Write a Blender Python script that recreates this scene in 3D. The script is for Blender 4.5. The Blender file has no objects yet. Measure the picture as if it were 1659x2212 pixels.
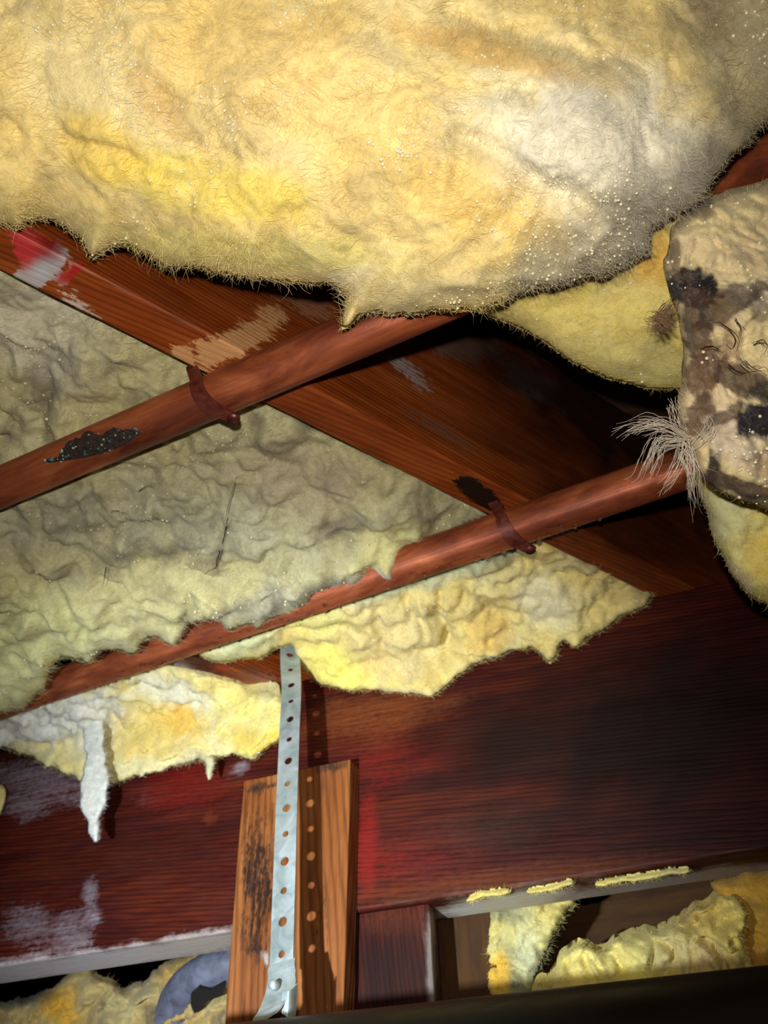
import bpy, math
import numpy as np
from mathutils import Matrix, Vector

# ------------------------------------------------------------------ camera
SC = bpy.context.scene
FPX, CX, CY = 1671.0, 829.5, 1106.0          # focal length and centre in a 1659x2212 frame
PITCH, ROLL = math.radians(45.0), math.radians(1.5)
CAM = np.array([0.0, 0.0, 0.55])
_F = np.array([0, math.cos(PITCH), math.sin(PITCH)])
_R0 = np.array([1.0, 0, 0]); _U0 = np.cross(_R0, _F)
_R = math.cos(ROLL) * _R0 - math.sin(ROLL) * _U0
_U = math.sin(ROLL) * _R0 + math.cos(ROLL) * _U0
cd = bpy.data.cameras.new('camera'); cam = bpy.data.objects.new('camera', cd)
SC.collection.objects.link(cam)
cam.matrix_world = Matrix(((_R[0], _U[0], -_F[0], CAM[0]), (_R[1], _U[1], -_F[1], CAM[1]),
                           (_R[2], _U[2], -_F[2], CAM[2]), (0, 0, 0, 1)))
cd.sensor_fit = 'VERTICAL'; cd.sensor_height = 36.0; cd.sensor_width = 27.0
cd.lens = FPX / 2212.0 * 36.0
cd.clip_start = 0.01
cd.dof.use_dof = True; cd.dof.focus_distance = 0.46; cd.dof.aperture_fstop = 11.0
SC.camera = cam

# ------------------------------------------------------------------ world, lamps, exposure
w = bpy.data.worlds.new('world'); SC.world = w; w.use_nodes = True
w.node_tree.nodes['Background'].inputs[0].default_value = (0.75, 0.85, 1.0, 1)
w.node_tree.nodes['Background'].inputs[1].default_value = 0.012

def lamp(name, kind, loc, power, color, radius, aim=None, size=None, blend=None):
    l = bpy.data.lights.new(name, kind); o = bpy.data.objects.new(name, l); SC.collection.objects.link(o)
    o.location = loc; l.energy = power; l.color = color; l.shadow_soft_size = radius
    if aim is not None:
        d = Vector(aim) - Vector(loc); o.rotation_euler = d.to_track_quat('-Z', 'Y').to_euler()
        l.spot_size = math.radians(size); l.spot_blend = blend
    return o
def at_px(x, y, d): return CAM + d * (_F + (x - CX) / FPX * _R - (y - CY) / FPX * _U)
# the phone's flash, just above the lens
lamp('phone_flash', 'SPOT', CAM + 0.04 * _U - 0.008 * _R, 10.2, (1.0, 0.94, 0.85), 0.006,
     aim=CAM + _F + 0.22 * _U - 0.10 * _R, size=125, blend=1.0)
# a cool hand torch held low at the photographer's left
TORCH = CAM + np.array([-0.26, 0.06, -0.022])
lamp('hand_torch', 'SPOT', TORCH, 37.0, (0.84, 0.94, 1.0), 0.008,
     aim=at_px(600, 1950, 0.62), size=64, blend=1.0)
SC.view_settings.view_transform = 'Standard'; SC.view_settings.look = 'None'
SC.view_settings.exposure = 0.0; SC.view_settings.gamma = 1.0
SC.view_settings.use_curve_mapping = False
SC.cycles.max_bounces = 4; SC.cycles.diffuse_bounces = 2; SC.cycles.glossy_bounces = 2; SC.cycles.transmission_bounces = 4; SC.cycles.transparent_max_bounces = 4
SC.cycles.adaptive_threshold = 0.03

# ------------------------------------------------------------------ helpers: geometry
H = 0.46                                     # underside of the joists above the lens
def ray(x, y):
    x = np.asarray(x, float); y = np.asarray(y, float)
    return _F + (x[..., None] - CX) / FPX * _R - (y[..., None] - CY) / FPX * _U
def on_z(x, y, z):                           # pixel -> point at height z above the lens
    d = ray(x, y); return CAM + d * (np.asarray(z) / d[..., 2])[..., None]
def on_plane(x, y, p, n):
    d = ray(x, y); return CAM + d * (np.dot(p - CAM, n) / (d @ n))[..., None]
def at_depth(x, y, dep):
    return CAM + ray(x, y) * np.asarray(dep, float)[..., None]
def to_px(P):
    q = P - CAM; z = q @ _F
    return CX + FPX * (q @ _R) / z, CY - FPX * (q @ _U) / z
def unit(v):
    v = np.asarray(v, float); return v / np.linalg.norm(v, axis=-1, keepdims=True)

_rng = np.random.RandomState(7)
_perm = _rng.permutation(256); _perm = np.concatenate([_perm, _perm, _perm])
_grad = unit(_rng.normal(size=(256, 3)))
def noise(P, s=1.0, seed=0):
    P = np.asarray(P, float) * s + seed * 17.37
    i = np.floor(P).astype(int); f = P - i; u = f * f * f * (f * (f * 6 - 15) + 10); i &= 255
    out = 0
    for dx in (0, 1):
        for dy in (0, 1):
            for dz in (0, 1):
                h = _perm[_perm[_perm[(i[:, 0] + dx) & 255] + ((i[:, 1] + dy) & 255)] + ((i[:, 2] + dz) & 255)]
                g = _grad[h & 255]
                wgt = (u[:, 0] if dx else 1 - u[:, 0]) * (u[:, 1] if dy else 1 - u[:, 1]) * (u[:, 2] if dz else 1 - u[:, 2])
                out = out + wgt * ((f[:, 0] - dx) * g[:, 0] + (f[:, 1] - dy) * g[:, 1] + (f[:, 2] - dz) * g[:, 2])
    return out * 1.6
def fbm(P, s, seed=0, oct=4):
    r = 0; a = 1.0
    for k in range(oct):
        r = r + a * noise(P, s, seed + k); a *= 0.5; s *= 2.03
    return r
def lin(c):
    c = np.asarray(c, float) / 255.0
    return np.where(c <= 0.04045, c / 12.92, ((c + 0.055) / 1.055) ** 2.4)

def build(name, V, Fq, mat, parent=None, smooth=True, col=None, alpha=None):
    """one mesh object; Fq is an (n,4) or (n,3) int array or a list of faces"""
    me = bpy.data.meshes.new(name); V = np.asarray(V, np.float64)
    if isinstance(Fq, np.ndarray):
        k = Fq.shape[1]; n = len(Fq)
        me.vertices.add(len(V)); me.vertices.foreach_set('co', V.ravel().astype(np.float32))
        me.loops.add(n * k); me.loops.foreach_set('vertex_index', Fq.ravel().astype(np.int32))
        me.polygons.add(n); me.polygons.foreach_set('loop_start', (np.arange(n) * k).astype(np.int32))
        me.update(calc_edges=True)
    else:
        me.from_pydata([tuple(v) for v in V], [], Fq)
    me.polygons.foreach_set('use_smooth', np.full(len(me.polygons), smooth))
    if col is not None:
        a = me.attributes.new('Col', 'FLOAT_COLOR', 'POINT')
        c4 = np.ones((len(V), 4), np.float32); c4[:, :3] = col
        if alpha is not None: c4[:, 3] = alpha
        a.data.foreach_set('color', c4.ravel())
        if alpha is not None:
            b = me.attributes.new('Amt', 'FLOAT', 'POINT'); b.data.foreach_set('value', np.asarray(alpha, np.float32))
    me.validate(); me.update()
    if mat: me.materials.append(mat)
    o = bpy.data.objects.new(name, me); SC.collection.objects.link(o)
    if parent is not None: o.parent = parent
    return o
def tag(o, label, cat, group=None, kind=None):
    o['label'] = label; o['category'] = cat
    if group: o['group'] = group
    if kind: o['kind'] = kind
    return o
def empty(name, loc):
    o = bpy.data.objects.new(name, None); SC.collection.objects.link(o); o.location = loc
    o.empty_display_size = 0.02
    bpy.context.view_layer.update()
    return o
def adopt(child, parent):                    # parts are modelled in world space
    child.parent = parent
    child.matrix_parent_inverse = Matrix.Translation(-Vector(parent.location))
    return child
def recentre(o):
    """move the origin of a world-space mesh to its centre"""
    me = o.data; n = len(me.vertices); a = np.empty(n * 3, np.float32); me.vertices.foreach_get('co', a)
    c = a.reshape(-1, 3).mean(0); a = (a.reshape(-1, 3) - c).ravel()
    me.vertices.foreach_set('co', a); me.update(); o.location = c
    return o

def box_grid(L, W, Hh, step, origin, ax, ay, az, bevel=0.002):
    """board with a gridded surface; local x = grain. returns V(local), faces"""
    nx = max(2, int(L / step[0])); ny = max(2, int(W / step[1])); nz = max(2, int(Hh / step[2]))
    # cross-section loop, rounded corners
    pts = []
    b = bevel
    for (cx, cy, a0) in ((W - b, b, -90), (W - b, Hh - b, 0), (b, Hh - b, 90), (b, b, 180)):
        for k in range(4):
            a = math.radians(a0 + 30 * k); pts.append((cx + b * math.cos(a), cy + b * math.sin(a)))
    loop = []
    for i in range(len(pts)):
        p, q = np.array(pts[i]), np.array(pts[(i + 1) % len(pts)])
        d = np.linalg.norm(q - p); m = max(1, int(d / (step[1] if abs(q[1] - p[1]) < 1e-6 else step[2])))
        for k in range(m): loop.append(p + (q - p) * k / m)
    loop = np.array(loop); m = len(loop); xs = np.linspace(0, L, nx + 1)
    V = np.empty((nx + 1, m, 3)); V[:, :, 0] = xs[:, None]; V[:, :, 1:] = loop[None]
    idx = np.arange((nx + 1) * m).reshape(nx + 1, m)
    a = idx[:-1]; bq = idx[1:]
    Fq = np.stack([a, np.roll(a, -1, 1), np.roll(bq, -1, 1), bq], -1).reshape(-1, 4)[:, ::-1]
    V = V.reshape(-1, 3)
    caps = []
    for e in (0, nx):                        # end caps as fans
        c = len(V); V = np.vstack([V, [[xs[e], W / 2, Hh / 2]]])
        r = idx[e]
        for k in range(m):
            t = (r[k], r[(k + 1) % m], c) if e == 0 else (r[(k + 1) % m], r[k], c)
            caps.append((t[0], t[1], t[2], t[2]))
    return V, [tuple(f) for f in Fq.tolist()] + [c[:3] for c in caps]

def board(name, origin, ax, ay, az, L, W, Hh, mat, step=(0.004, 0.004, 0.004), bevel=0.002, stains_glints=None, warp=0.0, damp=()):  # damp: soaked timber patches with painted shade in them
    V, F = box_grid(L, W, Hh, step, origin, ax, ay, az, bevel)
    M = np.stack([ax, ay, az], 1)
    P = V @ M.T + origin
    if warp:
        V = V.copy(); nrm = fbm(P, 14, 3, 3)
        V[:, 1] += warp * nrm; V[:, 2] += warp * fbm(P, 14, 9, 3)
        P = V @ M.T + origin
    col, al = patch_eval(P, stains_glints or [])
    o = build(name, V, F, mat, smooth=False, col=col, alpha=al)
    o.matrix_world = Matrix([list(M[0]) + [origin[0]], list(M[1]) + [origin[1]], list(M[2]) + [origin[2]], [0, 0, 0, 1]])
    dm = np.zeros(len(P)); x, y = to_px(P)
    for (cx, cy, rx, ry, deg, amt) in damp:              # soaked timber plus shade, both darkened into the colour
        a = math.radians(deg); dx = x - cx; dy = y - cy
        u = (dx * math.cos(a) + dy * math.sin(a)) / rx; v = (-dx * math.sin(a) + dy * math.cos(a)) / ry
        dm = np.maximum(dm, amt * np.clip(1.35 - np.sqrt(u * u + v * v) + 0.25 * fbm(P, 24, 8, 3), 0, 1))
    at = o.data.attributes.new('DampShade', 'FLOAT', 'POINT'); at.data.foreach_set('value', dm.astype(np.float32))
    return o
def patch_eval(P, stains_glints):
    """discolouration and painted glint patches: (x, y, rx, ry, degrees, rgb, amount) where the photograph shows them"""
    n = len(P); col = np.zeros((n, 3)); al = np.zeros(n)
    x, y = to_px(P); wob = np.clip(fbm(P, 40, 5, 3), -1, 1)
    for (cx, cy, rx, ry, deg, rgb, amt) in stains_glints:
        a = math.radians(deg); dx = x - cx; dy = y - cy
        u = (dx * math.cos(a) + dy * math.sin(a)) / rx; v = (-dx * math.sin(a) + dy * math.cos(a)) / ry
        d2 = u * u + v * v
        k = amt * np.exp(-np.clip(d2 * (1 + 0.5 * wob), 0, 50) ** 1.5)
        new = np.maximum(al, k); wgt = np.where(k > 1e-3, k / np.maximum(k + al * (1 - k), 1e-6), 0)[:, None]
        col = col * (1 - wgt) + lin(rgb) * wgt; al = new
    return col, al

def tube(path, r, n=16, name='tube', mat=None, parent=None, radii=None, noise_amp=0.0, cap=True, col=None):
    path = np.asarray(path, float); m = len(path)
    T = unit(np.gradient(path, axis=0)); up = np.array([0, 0, 1.0])
    if abs(T[0] @ up) > 0.9: up = np.array([1.0, 0, 0])
    V = []
    for i in range(m):
        s = unit(np.cross(T[i], up)); b = np.cross(s, T[i])
        a = np.linspace(0, 2 * math.pi, n, endpoint=False); rr = r if radii is None else radii[i]
        V.append(path[i] + rr * (np.cos(a)[:, None] * s + np.sin(a)[:, None] * b))
    V = np.array(V); idx = np.arange(m * n).reshape(m, n)
    F = np.stack([idx[:-1], np.roll(idx[:-1], -1, 1), np.roll(idx[1:], -1, 1), idx[1:]], -1).reshape(-1, 4)
    V = V.reshape(-1, 3)
    if noise_amp:
        cen = np.repeat(path, n, 0); V = cen + (V - cen) * (1 + noise_amp * fbm(V, 120, 2, 3))[:, None]
    Fl = [tuple(f) for f in F.tolist()]
    if cap: Fl += [tuple(idx[0][::-1].tolist()), tuple(idx[-1].tolist())]
    return V, Fl

def ribbon(path, wdir, width, thick):
    """flat strip of sheet metal along a path; wdir (m,3) or (3,)"""
    path = np.asarray(path, float); m = len(path)
    W = unit(np.broadcast_to(np.asarray(wdir, float), (m, 3))); T = unit(np.gradient(path, axis=0))
    N = unit(np.cross(T, W)); width = np.broadcast_to(np.asarray(width, float), (m,))[:, None]
    V = np.stack([path - W * width / 2 - N * thick / 2, path + W * width / 2 - N * thick / 2,
                  path + W * width / 2 + N * thick / 2, path - W * width / 2 + N * thick / 2], 1)
    idx = np.arange(m * 4).reshape(m, 4)
    F = np.stack([idx[:-1], np.roll(idx[:-1], -1, 1), np.roll(idx[1:], -1, 1), idx[1:]], -1).reshape(-1, 4)
    return V.reshape(-1, 3), [tuple(f) for f in F.tolist()] + [tuple(idx[0][::-1].tolist()), tuple(idx[-1].tolist())]
def spline(pts, n):
    pts = np.asarray(pts, float); m = len(pts); t = np.linspace(0, m - 1, n); out = []
    for s in t:
        i = min(int(s), m - 2); f = s - i
        p0, p1, p2, p3 = pts[max(i - 1, 0)], pts[i], pts[i + 1], pts[min(i + 2, m - 1)]
        out.append(0.5 * ((2 * p1) + (-p0 + p2) * f + (2 * p0 - 5 * p1 + 4 * p2 - p3) * f * f + (-p0 + 3 * p1 - 3 * p2 + p3) * f ** 3))
    return np.array(out)

# ------------------------------------------------------------------ helpers: materials
def new_mat(name):
    m = bpy.data.materials.new(name); m.use_nodes = True; nt = m.node_tree
    return m, nt, nt.nodes, nt.links, nt.nodes['Principled BSDF']
def mixc(nt, fac, a, b, mode='MIX'):
    n = nt.nodes.new('ShaderNodeMix'); n.data_type = 'RGBA'; n.blend_type = mode
    for s, v in ((n.inputs[0], fac), (n.inputs[6], a), (n.inputs[7], b)):
        if isinstance(v, bpy.types.NodeSocket): nt.links.new(v, s)
        elif isinstance(v, (int, float)): s.default_value = v
        else: s.default_value = tuple(v)[:3] + (1,)
    return n.outputs[2]
def math_n(nt, op, a, b=None, clamp=False):
    n = nt.nodes.new('ShaderNodeMath'); n.operation = op; n.use_clamp = clamp
    for s, v in zip(n.inputs, (a, b)):
        if v is None: continue
        if isinstance(v, bpy.types.NodeSocket): nt.links.new(v, s)
        else: s.default_value = v
    return n.outputs[0]
def tex_noise(nt, vec, scale, detail=4, rough=0.55, dist=0.0):
    n = nt.nodes.new('ShaderNodeTexNoise'); n.inputs['Scale'].default_value = scale
    n.inputs['Detail'].default_value = detail; n.inputs['Roughness'].default_value = rough; n.inputs['Distortion'].default_value = dist
    if vec is not None: nt.links.new(vec, n.inputs['Vector'])
    return n.outputs['Fac']
def mapped(nt, scale, loc=(0, 0, 0), coord='Object'):
    t = nt.nodes.new('ShaderNodeTexCoord'); m = nt.nodes.new('ShaderNodeMapping')
    m.inputs['Scale'].default_value = scale; m.inputs['Location'].default_value = loc
    nt.links.new(t.outputs[coord], m.inputs['Vector']); return m.outputs['Vector']
def ramp(nt, fac, stops):
    n = nt.nodes.new('ShaderNodeValToRGB'); e = n.color_ramp.elements
    while len(e) < len(stops): e.new(0.5)
    for i, (p, c) in enumerate(stops):
        e[i].position = p; e[i].color = tuple(c)[:3] + (1,) if not isinstance(c, (int, float)) else (c, c, c, 1)
    nt.links.new(fac, n.inputs[0]); return n.outputs[0]

def wood_mat(name, dark, mid, light, spec=0.3, lines=220.0, rough=(0.3, 0.6), bump=0.35, seed=0.0, streak=0.5, soft=(0.30, 0.62), jag=0.9):
    """grain runs along local x; the Col/Amt attributes carry paint, bloom, damp, bare patches and a painted glint"""
    m, nt, N, L, P = new_mat(name)
    g1 = tex_noise(nt, mapped(nt, (2.2, 34, 34), (seed, seed, 0)), 3.0, 5, 0.6, 0.4)
    bandv = mapped(nt, (1.2, 1.0, 1.0), (seed * 2, 0, seed))
    wv = N.new('ShaderNodeTexWave'); wv.wave_type = 'BANDS'; wv.bands_direction = 'DIAGONAL'
    wv.inputs['Scale'].default_value = lines / 10; wv.inputs['Distortion'].default_value = 5.0
    wv.inputs['Detail'].default_value = 3; wv.inputs['Detail Scale'].default_value = 0.6
    mv = mapped(nt, (0.10, 1.0, 1.0), (seed, 0, 0)); L.new(mv, wv.inputs['Vector'])
    fine = tex_noise(nt, mapped(nt, (14, 420, 420), (seed, 0, 0)), 2.0, 3, 0.7)
    blot = tex_noise(nt, mapped(nt, (3, 7, 7), (0, seed, 0)), 3.0, 4, 0.6)
    lat = math_n(nt, 'POWER', wv.outputs['Fac'], 2.2)
    f = math_n(nt, 'ADD', math_n(nt, 'MULTIPLY', g1, 0.6), math_n(nt, 'MULTIPLY', blot, 0.55))
    base = ramp(nt, f, [(0.34, lin(dark)), (0.56, lin(mid)), (0.78, lin(light))])
    base = mixc(nt, math_n(nt, 'MULTIPLY', lat, streak), base, lin(dark) * 0.45)
    base = mixc(nt, math_n(nt, 'MULTIPLY', fine, 0.5), base, lin(dark) * 0.6, 'MIX')
    at = N.new('ShaderNodeAttribute'); at.attribute_name = 'Col'
    am = N.new('ShaderNodeAttribute'); am.attribute_name = 'Amt'
    st = tex_noise(nt, mapped(nt, (16, 340, 340), (0, seed, 3)), 1.0, 4, 0.65)
    sp = tex_noise(nt, mapped(nt, (150, 260, 260), (0, 0, seed)), 1.0, 4, 0.7)
    k = math_n(nt, 'ADD', am.outputs['Fac'], math_n(nt, 'MULTIPLY', math_n(nt, 'SUBTRACT', math_n(nt, 'ADD', st, sp), 1.0), jag))
    k = ramp(nt, k, [(soft[0], 0.0), (soft[1], 1.0)])
    k = math_n(nt, 'MULTIPLY', k, ramp(nt, am.outputs['Fac'], [(0.02, 0.0), (0.25, 1.0)]))
    stc = mixc(nt, math_n(nt, 'MULTIPLY', fine, 0.55), at.outputs['Color'], (0.02, 0.008, 0.004, 1), 'MIX')
    base = mixc(nt, k, base, stc)
    da = N.new('ShaderNodeAttribute'); da.attribute_name = 'DampShade'
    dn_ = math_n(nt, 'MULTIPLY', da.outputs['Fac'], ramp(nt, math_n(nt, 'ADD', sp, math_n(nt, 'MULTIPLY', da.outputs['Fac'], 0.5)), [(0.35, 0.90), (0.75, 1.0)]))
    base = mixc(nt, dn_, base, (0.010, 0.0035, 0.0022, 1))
    L.new(base, P.inputs['Base Color'])
    r = tex_noise(nt, mapped(nt, (10, 24, 24)), 2.0, 3)
    mr = N.new('ShaderNodeMapRange'); mr.inputs[3].default_value = rough[0]; mr.inputs[4].default_value = rough[1]
    mr.inputs[1].default_value = 0.3; mr.inputs[2].default_value = 0.7; L.new(r, mr.inputs[0]); L.new(mr.outputs[0], P.inputs['Roughness'])
    P.inputs['Specular IOR Level'].default_value = spec
    bm = N.new('ShaderNodeBump'); bm.inputs['Strength'].default_value = bump; bm.inputs['Distance'].default_value = 0.0012
    hh = math_n(nt, 'ADD', math_n(nt, 'MULTIPLY', lat, -0.8), math_n(nt, 'ADD', fine, g1))
    L.new(hh, bm.inputs['Height']); L.new(bm.outputs[0], P.inputs['Normal'])
    return m

def wool_mat(name, var=0.30, bump=0.55, sss=0.0):
    m, nt, N, L, P = new_mat(name)
    at = N.new('ShaderNodeAttribute'); at.attribute_name = 'Col'
    geo = N.new('ShaderNodeTexCoord')
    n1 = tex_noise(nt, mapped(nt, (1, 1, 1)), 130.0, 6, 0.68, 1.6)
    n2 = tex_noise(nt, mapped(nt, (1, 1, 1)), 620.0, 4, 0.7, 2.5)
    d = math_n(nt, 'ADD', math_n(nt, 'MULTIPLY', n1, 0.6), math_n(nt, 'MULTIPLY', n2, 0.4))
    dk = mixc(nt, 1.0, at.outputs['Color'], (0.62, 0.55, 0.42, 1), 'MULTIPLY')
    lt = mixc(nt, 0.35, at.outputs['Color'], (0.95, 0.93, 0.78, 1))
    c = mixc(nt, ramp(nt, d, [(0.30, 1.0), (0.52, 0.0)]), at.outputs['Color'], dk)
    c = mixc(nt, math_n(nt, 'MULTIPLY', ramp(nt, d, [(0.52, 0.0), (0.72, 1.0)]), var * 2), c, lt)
    L.new(c, P.inputs['Base Color']); P.inputs['Roughness'].default_value = 0.85
    P.inputs['Specular IOR Level'].default_value = 0.15
    P.inputs['Sheen Weight'].default_value = 0.08; P.inputs['Sheen Roughness'].default_value = 0.6
    bm = N.new('ShaderNodeBump'); bm.inputs['Strength'].default_value = bump; bm.inputs['Distance'].default_value = 0.0016
    L.new(d, bm.inputs['Height']); L.new(bm.outputs[0], P.inputs['Normal'])
    return m
def fibre_mat():
    m, nt, N, L, P = new_mat('glass fibre')
    at = N.new('ShaderNodeAttribute'); at.attribute_name = 'Col'
    L.new(at.outputs['Color'], P.inputs['Base Color']); P.inputs['Roughness'].default_value = 0.5
    P.inputs['Specular IOR Level'].default_value = 0.3
    tr = N.new('ShaderNodeBsdfTranslucent'); L.new(at.outputs['Color'], tr.inputs['Color'])
    mx = N.new('ShaderNodeMixShader'); mx.inputs[0].default_value = 0.35
    L.new(P.outputs[0], mx.inputs[1]); L.new(tr.outputs[0], mx.inputs[2]); L.new(mx.outputs[0], N['Material Output'].inputs[0])
    return m
def simple_mat(name, rgb, rough=0.5, metal=0.0, var=0.25, scale=60, spec=0.5, bump=0.2, stretch=(1, 1, 1), rgb2=None, trans=0.0, dist=0.001):
    m, nt, N, L, P = new_mat(name)
    n = tex_noise(nt, mapped(nt, stretch), scale, 5, 0.62, 0.6)
    a = lin(rgb); b = lin(rgb2) if rgb2 is not None else a * (1 - var)
    L.new(ramp(nt, n, [(0.35, b), (0.65, a)]), P.inputs['Base Color'])
    P.inputs['Metallic'].default_value = metal; P.inputs['Specular IOR Level'].default_value = spec
    mr = N.new('ShaderNodeMapRange'); mr.inputs[1].default_value = 0.3; mr.inputs[2].default_value = 0.7
    mr.inputs[3].default_value = rough * 0.8; mr.inputs[4].default_value = min(1, rough * 1.3)
    L.new(n, mr.inputs[0]); L.new(mr.outputs[0], P.inputs['Roughness'])
    P.inputs['Transmission Weight'].default_value = trans
    bm = N.new('ShaderNodeBump'); bm.inputs['Strength'].default_value = bump; bm.inputs['Distance'].default_value = dist
    L.new(n, bm.inputs['Height']); L.new(bm.outputs[0], P.inputs['Normal'])
    return m

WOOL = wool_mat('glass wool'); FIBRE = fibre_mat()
WATER, _nt, _N, _L, _P = new_mat('water bead')
_P.inputs['Base Color'].default_value = (1.0, 0.92, 0.66, 1); _P.inputs['Roughness'].default_value = 0.14
_P.inputs['Transmission Weight'].default_value = 0.4; _P.inputs['IOR'].default_value = 1.33; _P.inputs['Specular IOR Level'].default_value = 1.0
CLEAR, _nt, _N, _L, _P = new_mat('clear water')
_P.inputs['Base Color'].default_value = (1, 1, 1, 1); _P.inputs['Roughness'].default_value = 0.05; _P.inputs['Transmission Weight'].default_value = 1.0; _P.inputs['IOR'].default_value = 1.33
W_JOIST = wood_mat('joist wood', (92, 36, 10), (150, 68, 20), (184, 98, 42), lines=1300, rough=(0.35, 0.6), bump=0.25, seed=1.3, streak=0.4, soft=(0.36, 0.52), jag=1.3)
W_BEAM = wood_mat('beam wood', (36, 9, 8), (80, 24, 17), (114, 46, 22), spec=0.18, lines=1500, rough=(0.45, 0.7), bump=0.16, seed=4.1, streak=0.6, soft=(0.15, 0.95))
W_BOARD = wood_mat('weathered board', (84, 44, 18), (160, 92, 42), (186, 122, 66), lines=900, rough=(0.45, 0.7), bump=0.5, seed=7.7, streak=0.45)
W_PALE = wood_mat('grey plank', (60, 40, 30), (120, 92, 70), (160, 136, 112), lines=150, rough=(0.6, 0.8), seed=2.2)

def copper_mat():
    m, nt, N, L, P = new_mat('tarnished copper')
    v = mapped(nt, (1, 1, 1))
    n1 = tex_noise(nt, mapped(nt, (12, 34, 34)), 1.0, 5, 0.6, 0.8); n2 = tex_noise(nt, mapped(nt, (5, 190, 190)), 1.0, 4, 0.65)
    c = ramp(nt, n1, [(0.34, lin((104, 48, 32))), (0.5, lin((160, 80, 46))), (0.66, lin((202, 114, 70)))])
    c = mixc(nt, ramp(nt, n2, [(0.42, 0.0), (0.72, 0.6)]), c, lin((96, 44, 28)))
    sp = ramp(nt, tex_noise(nt, v, 240, 3, 0.6), [(0.70, 0.0), (0.76, 1.0)])
    c = mixc(nt, math_n(nt, 'MULTIPLY', sp, 0.5), c, lin((170, 150, 120)))
    L.new(c, P.inputs['Base Color']); P.inputs['Metallic'].default_value = 0.4
    L.new(ramp(nt, n2, [(0.3, 0.40), (0.7, 0.62)]), P.inputs['Roughness'])
    bm = N.new('ShaderNodeBump'); bm.inputs['Strength'].default_value = 0.15; bm.inputs['Distance'].default_value = 0.001
    L.new(n2, bm.inputs['Height']); L.new(bm.outputs[0], P.inputs['Normal'])
    return m
COPPER = copper_mat()
STEEL = simple_mat('galvanised steel', (196, 206, 206), 0.42, 0.55, scale=55, rgb2=(158, 172, 172), bump=0.12)
BLACK = simple_mat('black drain plastic', (8, 8, 9), 0.40, spec=0.25, scale=40, var=0.3, bump=0.1, stretch=(0.3, 3, 3))
DARK = simple_mat('tear shade', (18, 12, 9), 0.8, scale=60)
GREY = simple_mat('grey duct plastic', (112, 116, 136), 0.55, scale=70, rgb2=(84, 87, 104), bump=0.25)
PLY = simple_mat('plywood', (84, 56, 28), 0.8, scale=14, rgb2=(58, 36, 18), stretch=(1, 6, 6), spec=0.2)

# ------------------------------------------------------------------ helper: glass wool
def refine(out, rag, seed, seg=7.0):
    P = np.asarray(out, float); Q = []
    for i in range(len(P)):
        a, b = P[i], P[(i + 1) % len(P)]; m = max(1, int(np.hypot(*(b - a)) / seg))
        for k in range(m): Q.append(a + (b - a) * k / m)
    Q = np.array(Q)
    for _ in range(2): Q = 0.5 * Q + 0.25 * np.roll(Q, 1, 0) + 0.25 * np.roll(Q, -1, 0)
    q3 = np.c_[Q, np.full(len(Q), seed * 3.1)]
    nx = fbm(q3, 1 / 42.0, seed, 4); ny = fbm(q3, 1 / 42.0, seed + 11, 4)
    return Q + rag * np.c_[nx, ny]
def sdf(px, poly):
    x = px[:, 0]; y = px[:, 1]; n = len(px); best = np.full(n, 1e18); near = np.zeros((n, 2)); inside = np.zeros(n, bool)
    for i in range(len(poly)):
        a, b = poly[i], poly[(i + 1) % len(poly)]; d = b - a; L2 = d @ d + 1e-12
        t = np.clip(((x - a[0]) * d[0] + (y - a[1]) * d[1]) / L2, 0, 1)
        qx = a[0] + t * d[0]; qy = a[1] + t * d[1]; r = (x - qx) ** 2 + (y - qy) ** 2
        u = r < best; best[u] = r[u]; near[u, 0] = qx[u]; near[u, 1] = qy[u]
        if a[1] != b[1]:
            c = ((a[1] > y) != (b[1] > y)) & (x < d[0] * (y - a[1]) / d[1] + a[0]); inside ^= c
    s = np.sqrt(best); return np.where(inside, s, -s), near
def field(ctrl, power=3.2, soft=9000.0):
    """smooth interpolation of (x, y, value) samples"""
    C = np.asarray(ctrl, float)
    def f(x, y):
        wsum = 0; vs = 0
        for cx, cy, v in C:
            wgt = 1.0 / ((x - cx) ** 2 + (y - cy) ** 2 + soft) ** (power / 2); wsum = wsum + wgt; vs = vs + wgt * v
        return vs / wsum
    return f
def z_surface(ctrl):
    f = field(ctrl); return lambda x, y: on_z(x, y, f(x, y))
def depth_surface(ctrl):
    f = field(ctrl, soft=26000.0); return lambda x, y: at_depth(x, y, f(x, y))
def draped(ctrl, off):
    """z_surface that stays in front of the girder's face"""
    f = field(ctrl)
    def g(x, y):
        P1 = on_z(x, y, f(x, y)); P2 = on_plane(x, y, A - bn * off, bn)
        a = (P1 - CAM) @ _F; b = (P2 - CAM) @ _F; k = 0.012
        h = np.clip(0.5 + 0.5 * (b - a) / k, 0, 1); d = b * (1 - h) + a * h - k * h * (1 - h)
        return at_depth(x, y, d)
    return g
def plane_surface(p, n): return lambda x, y: on_plane(x, y, p, n)

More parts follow.
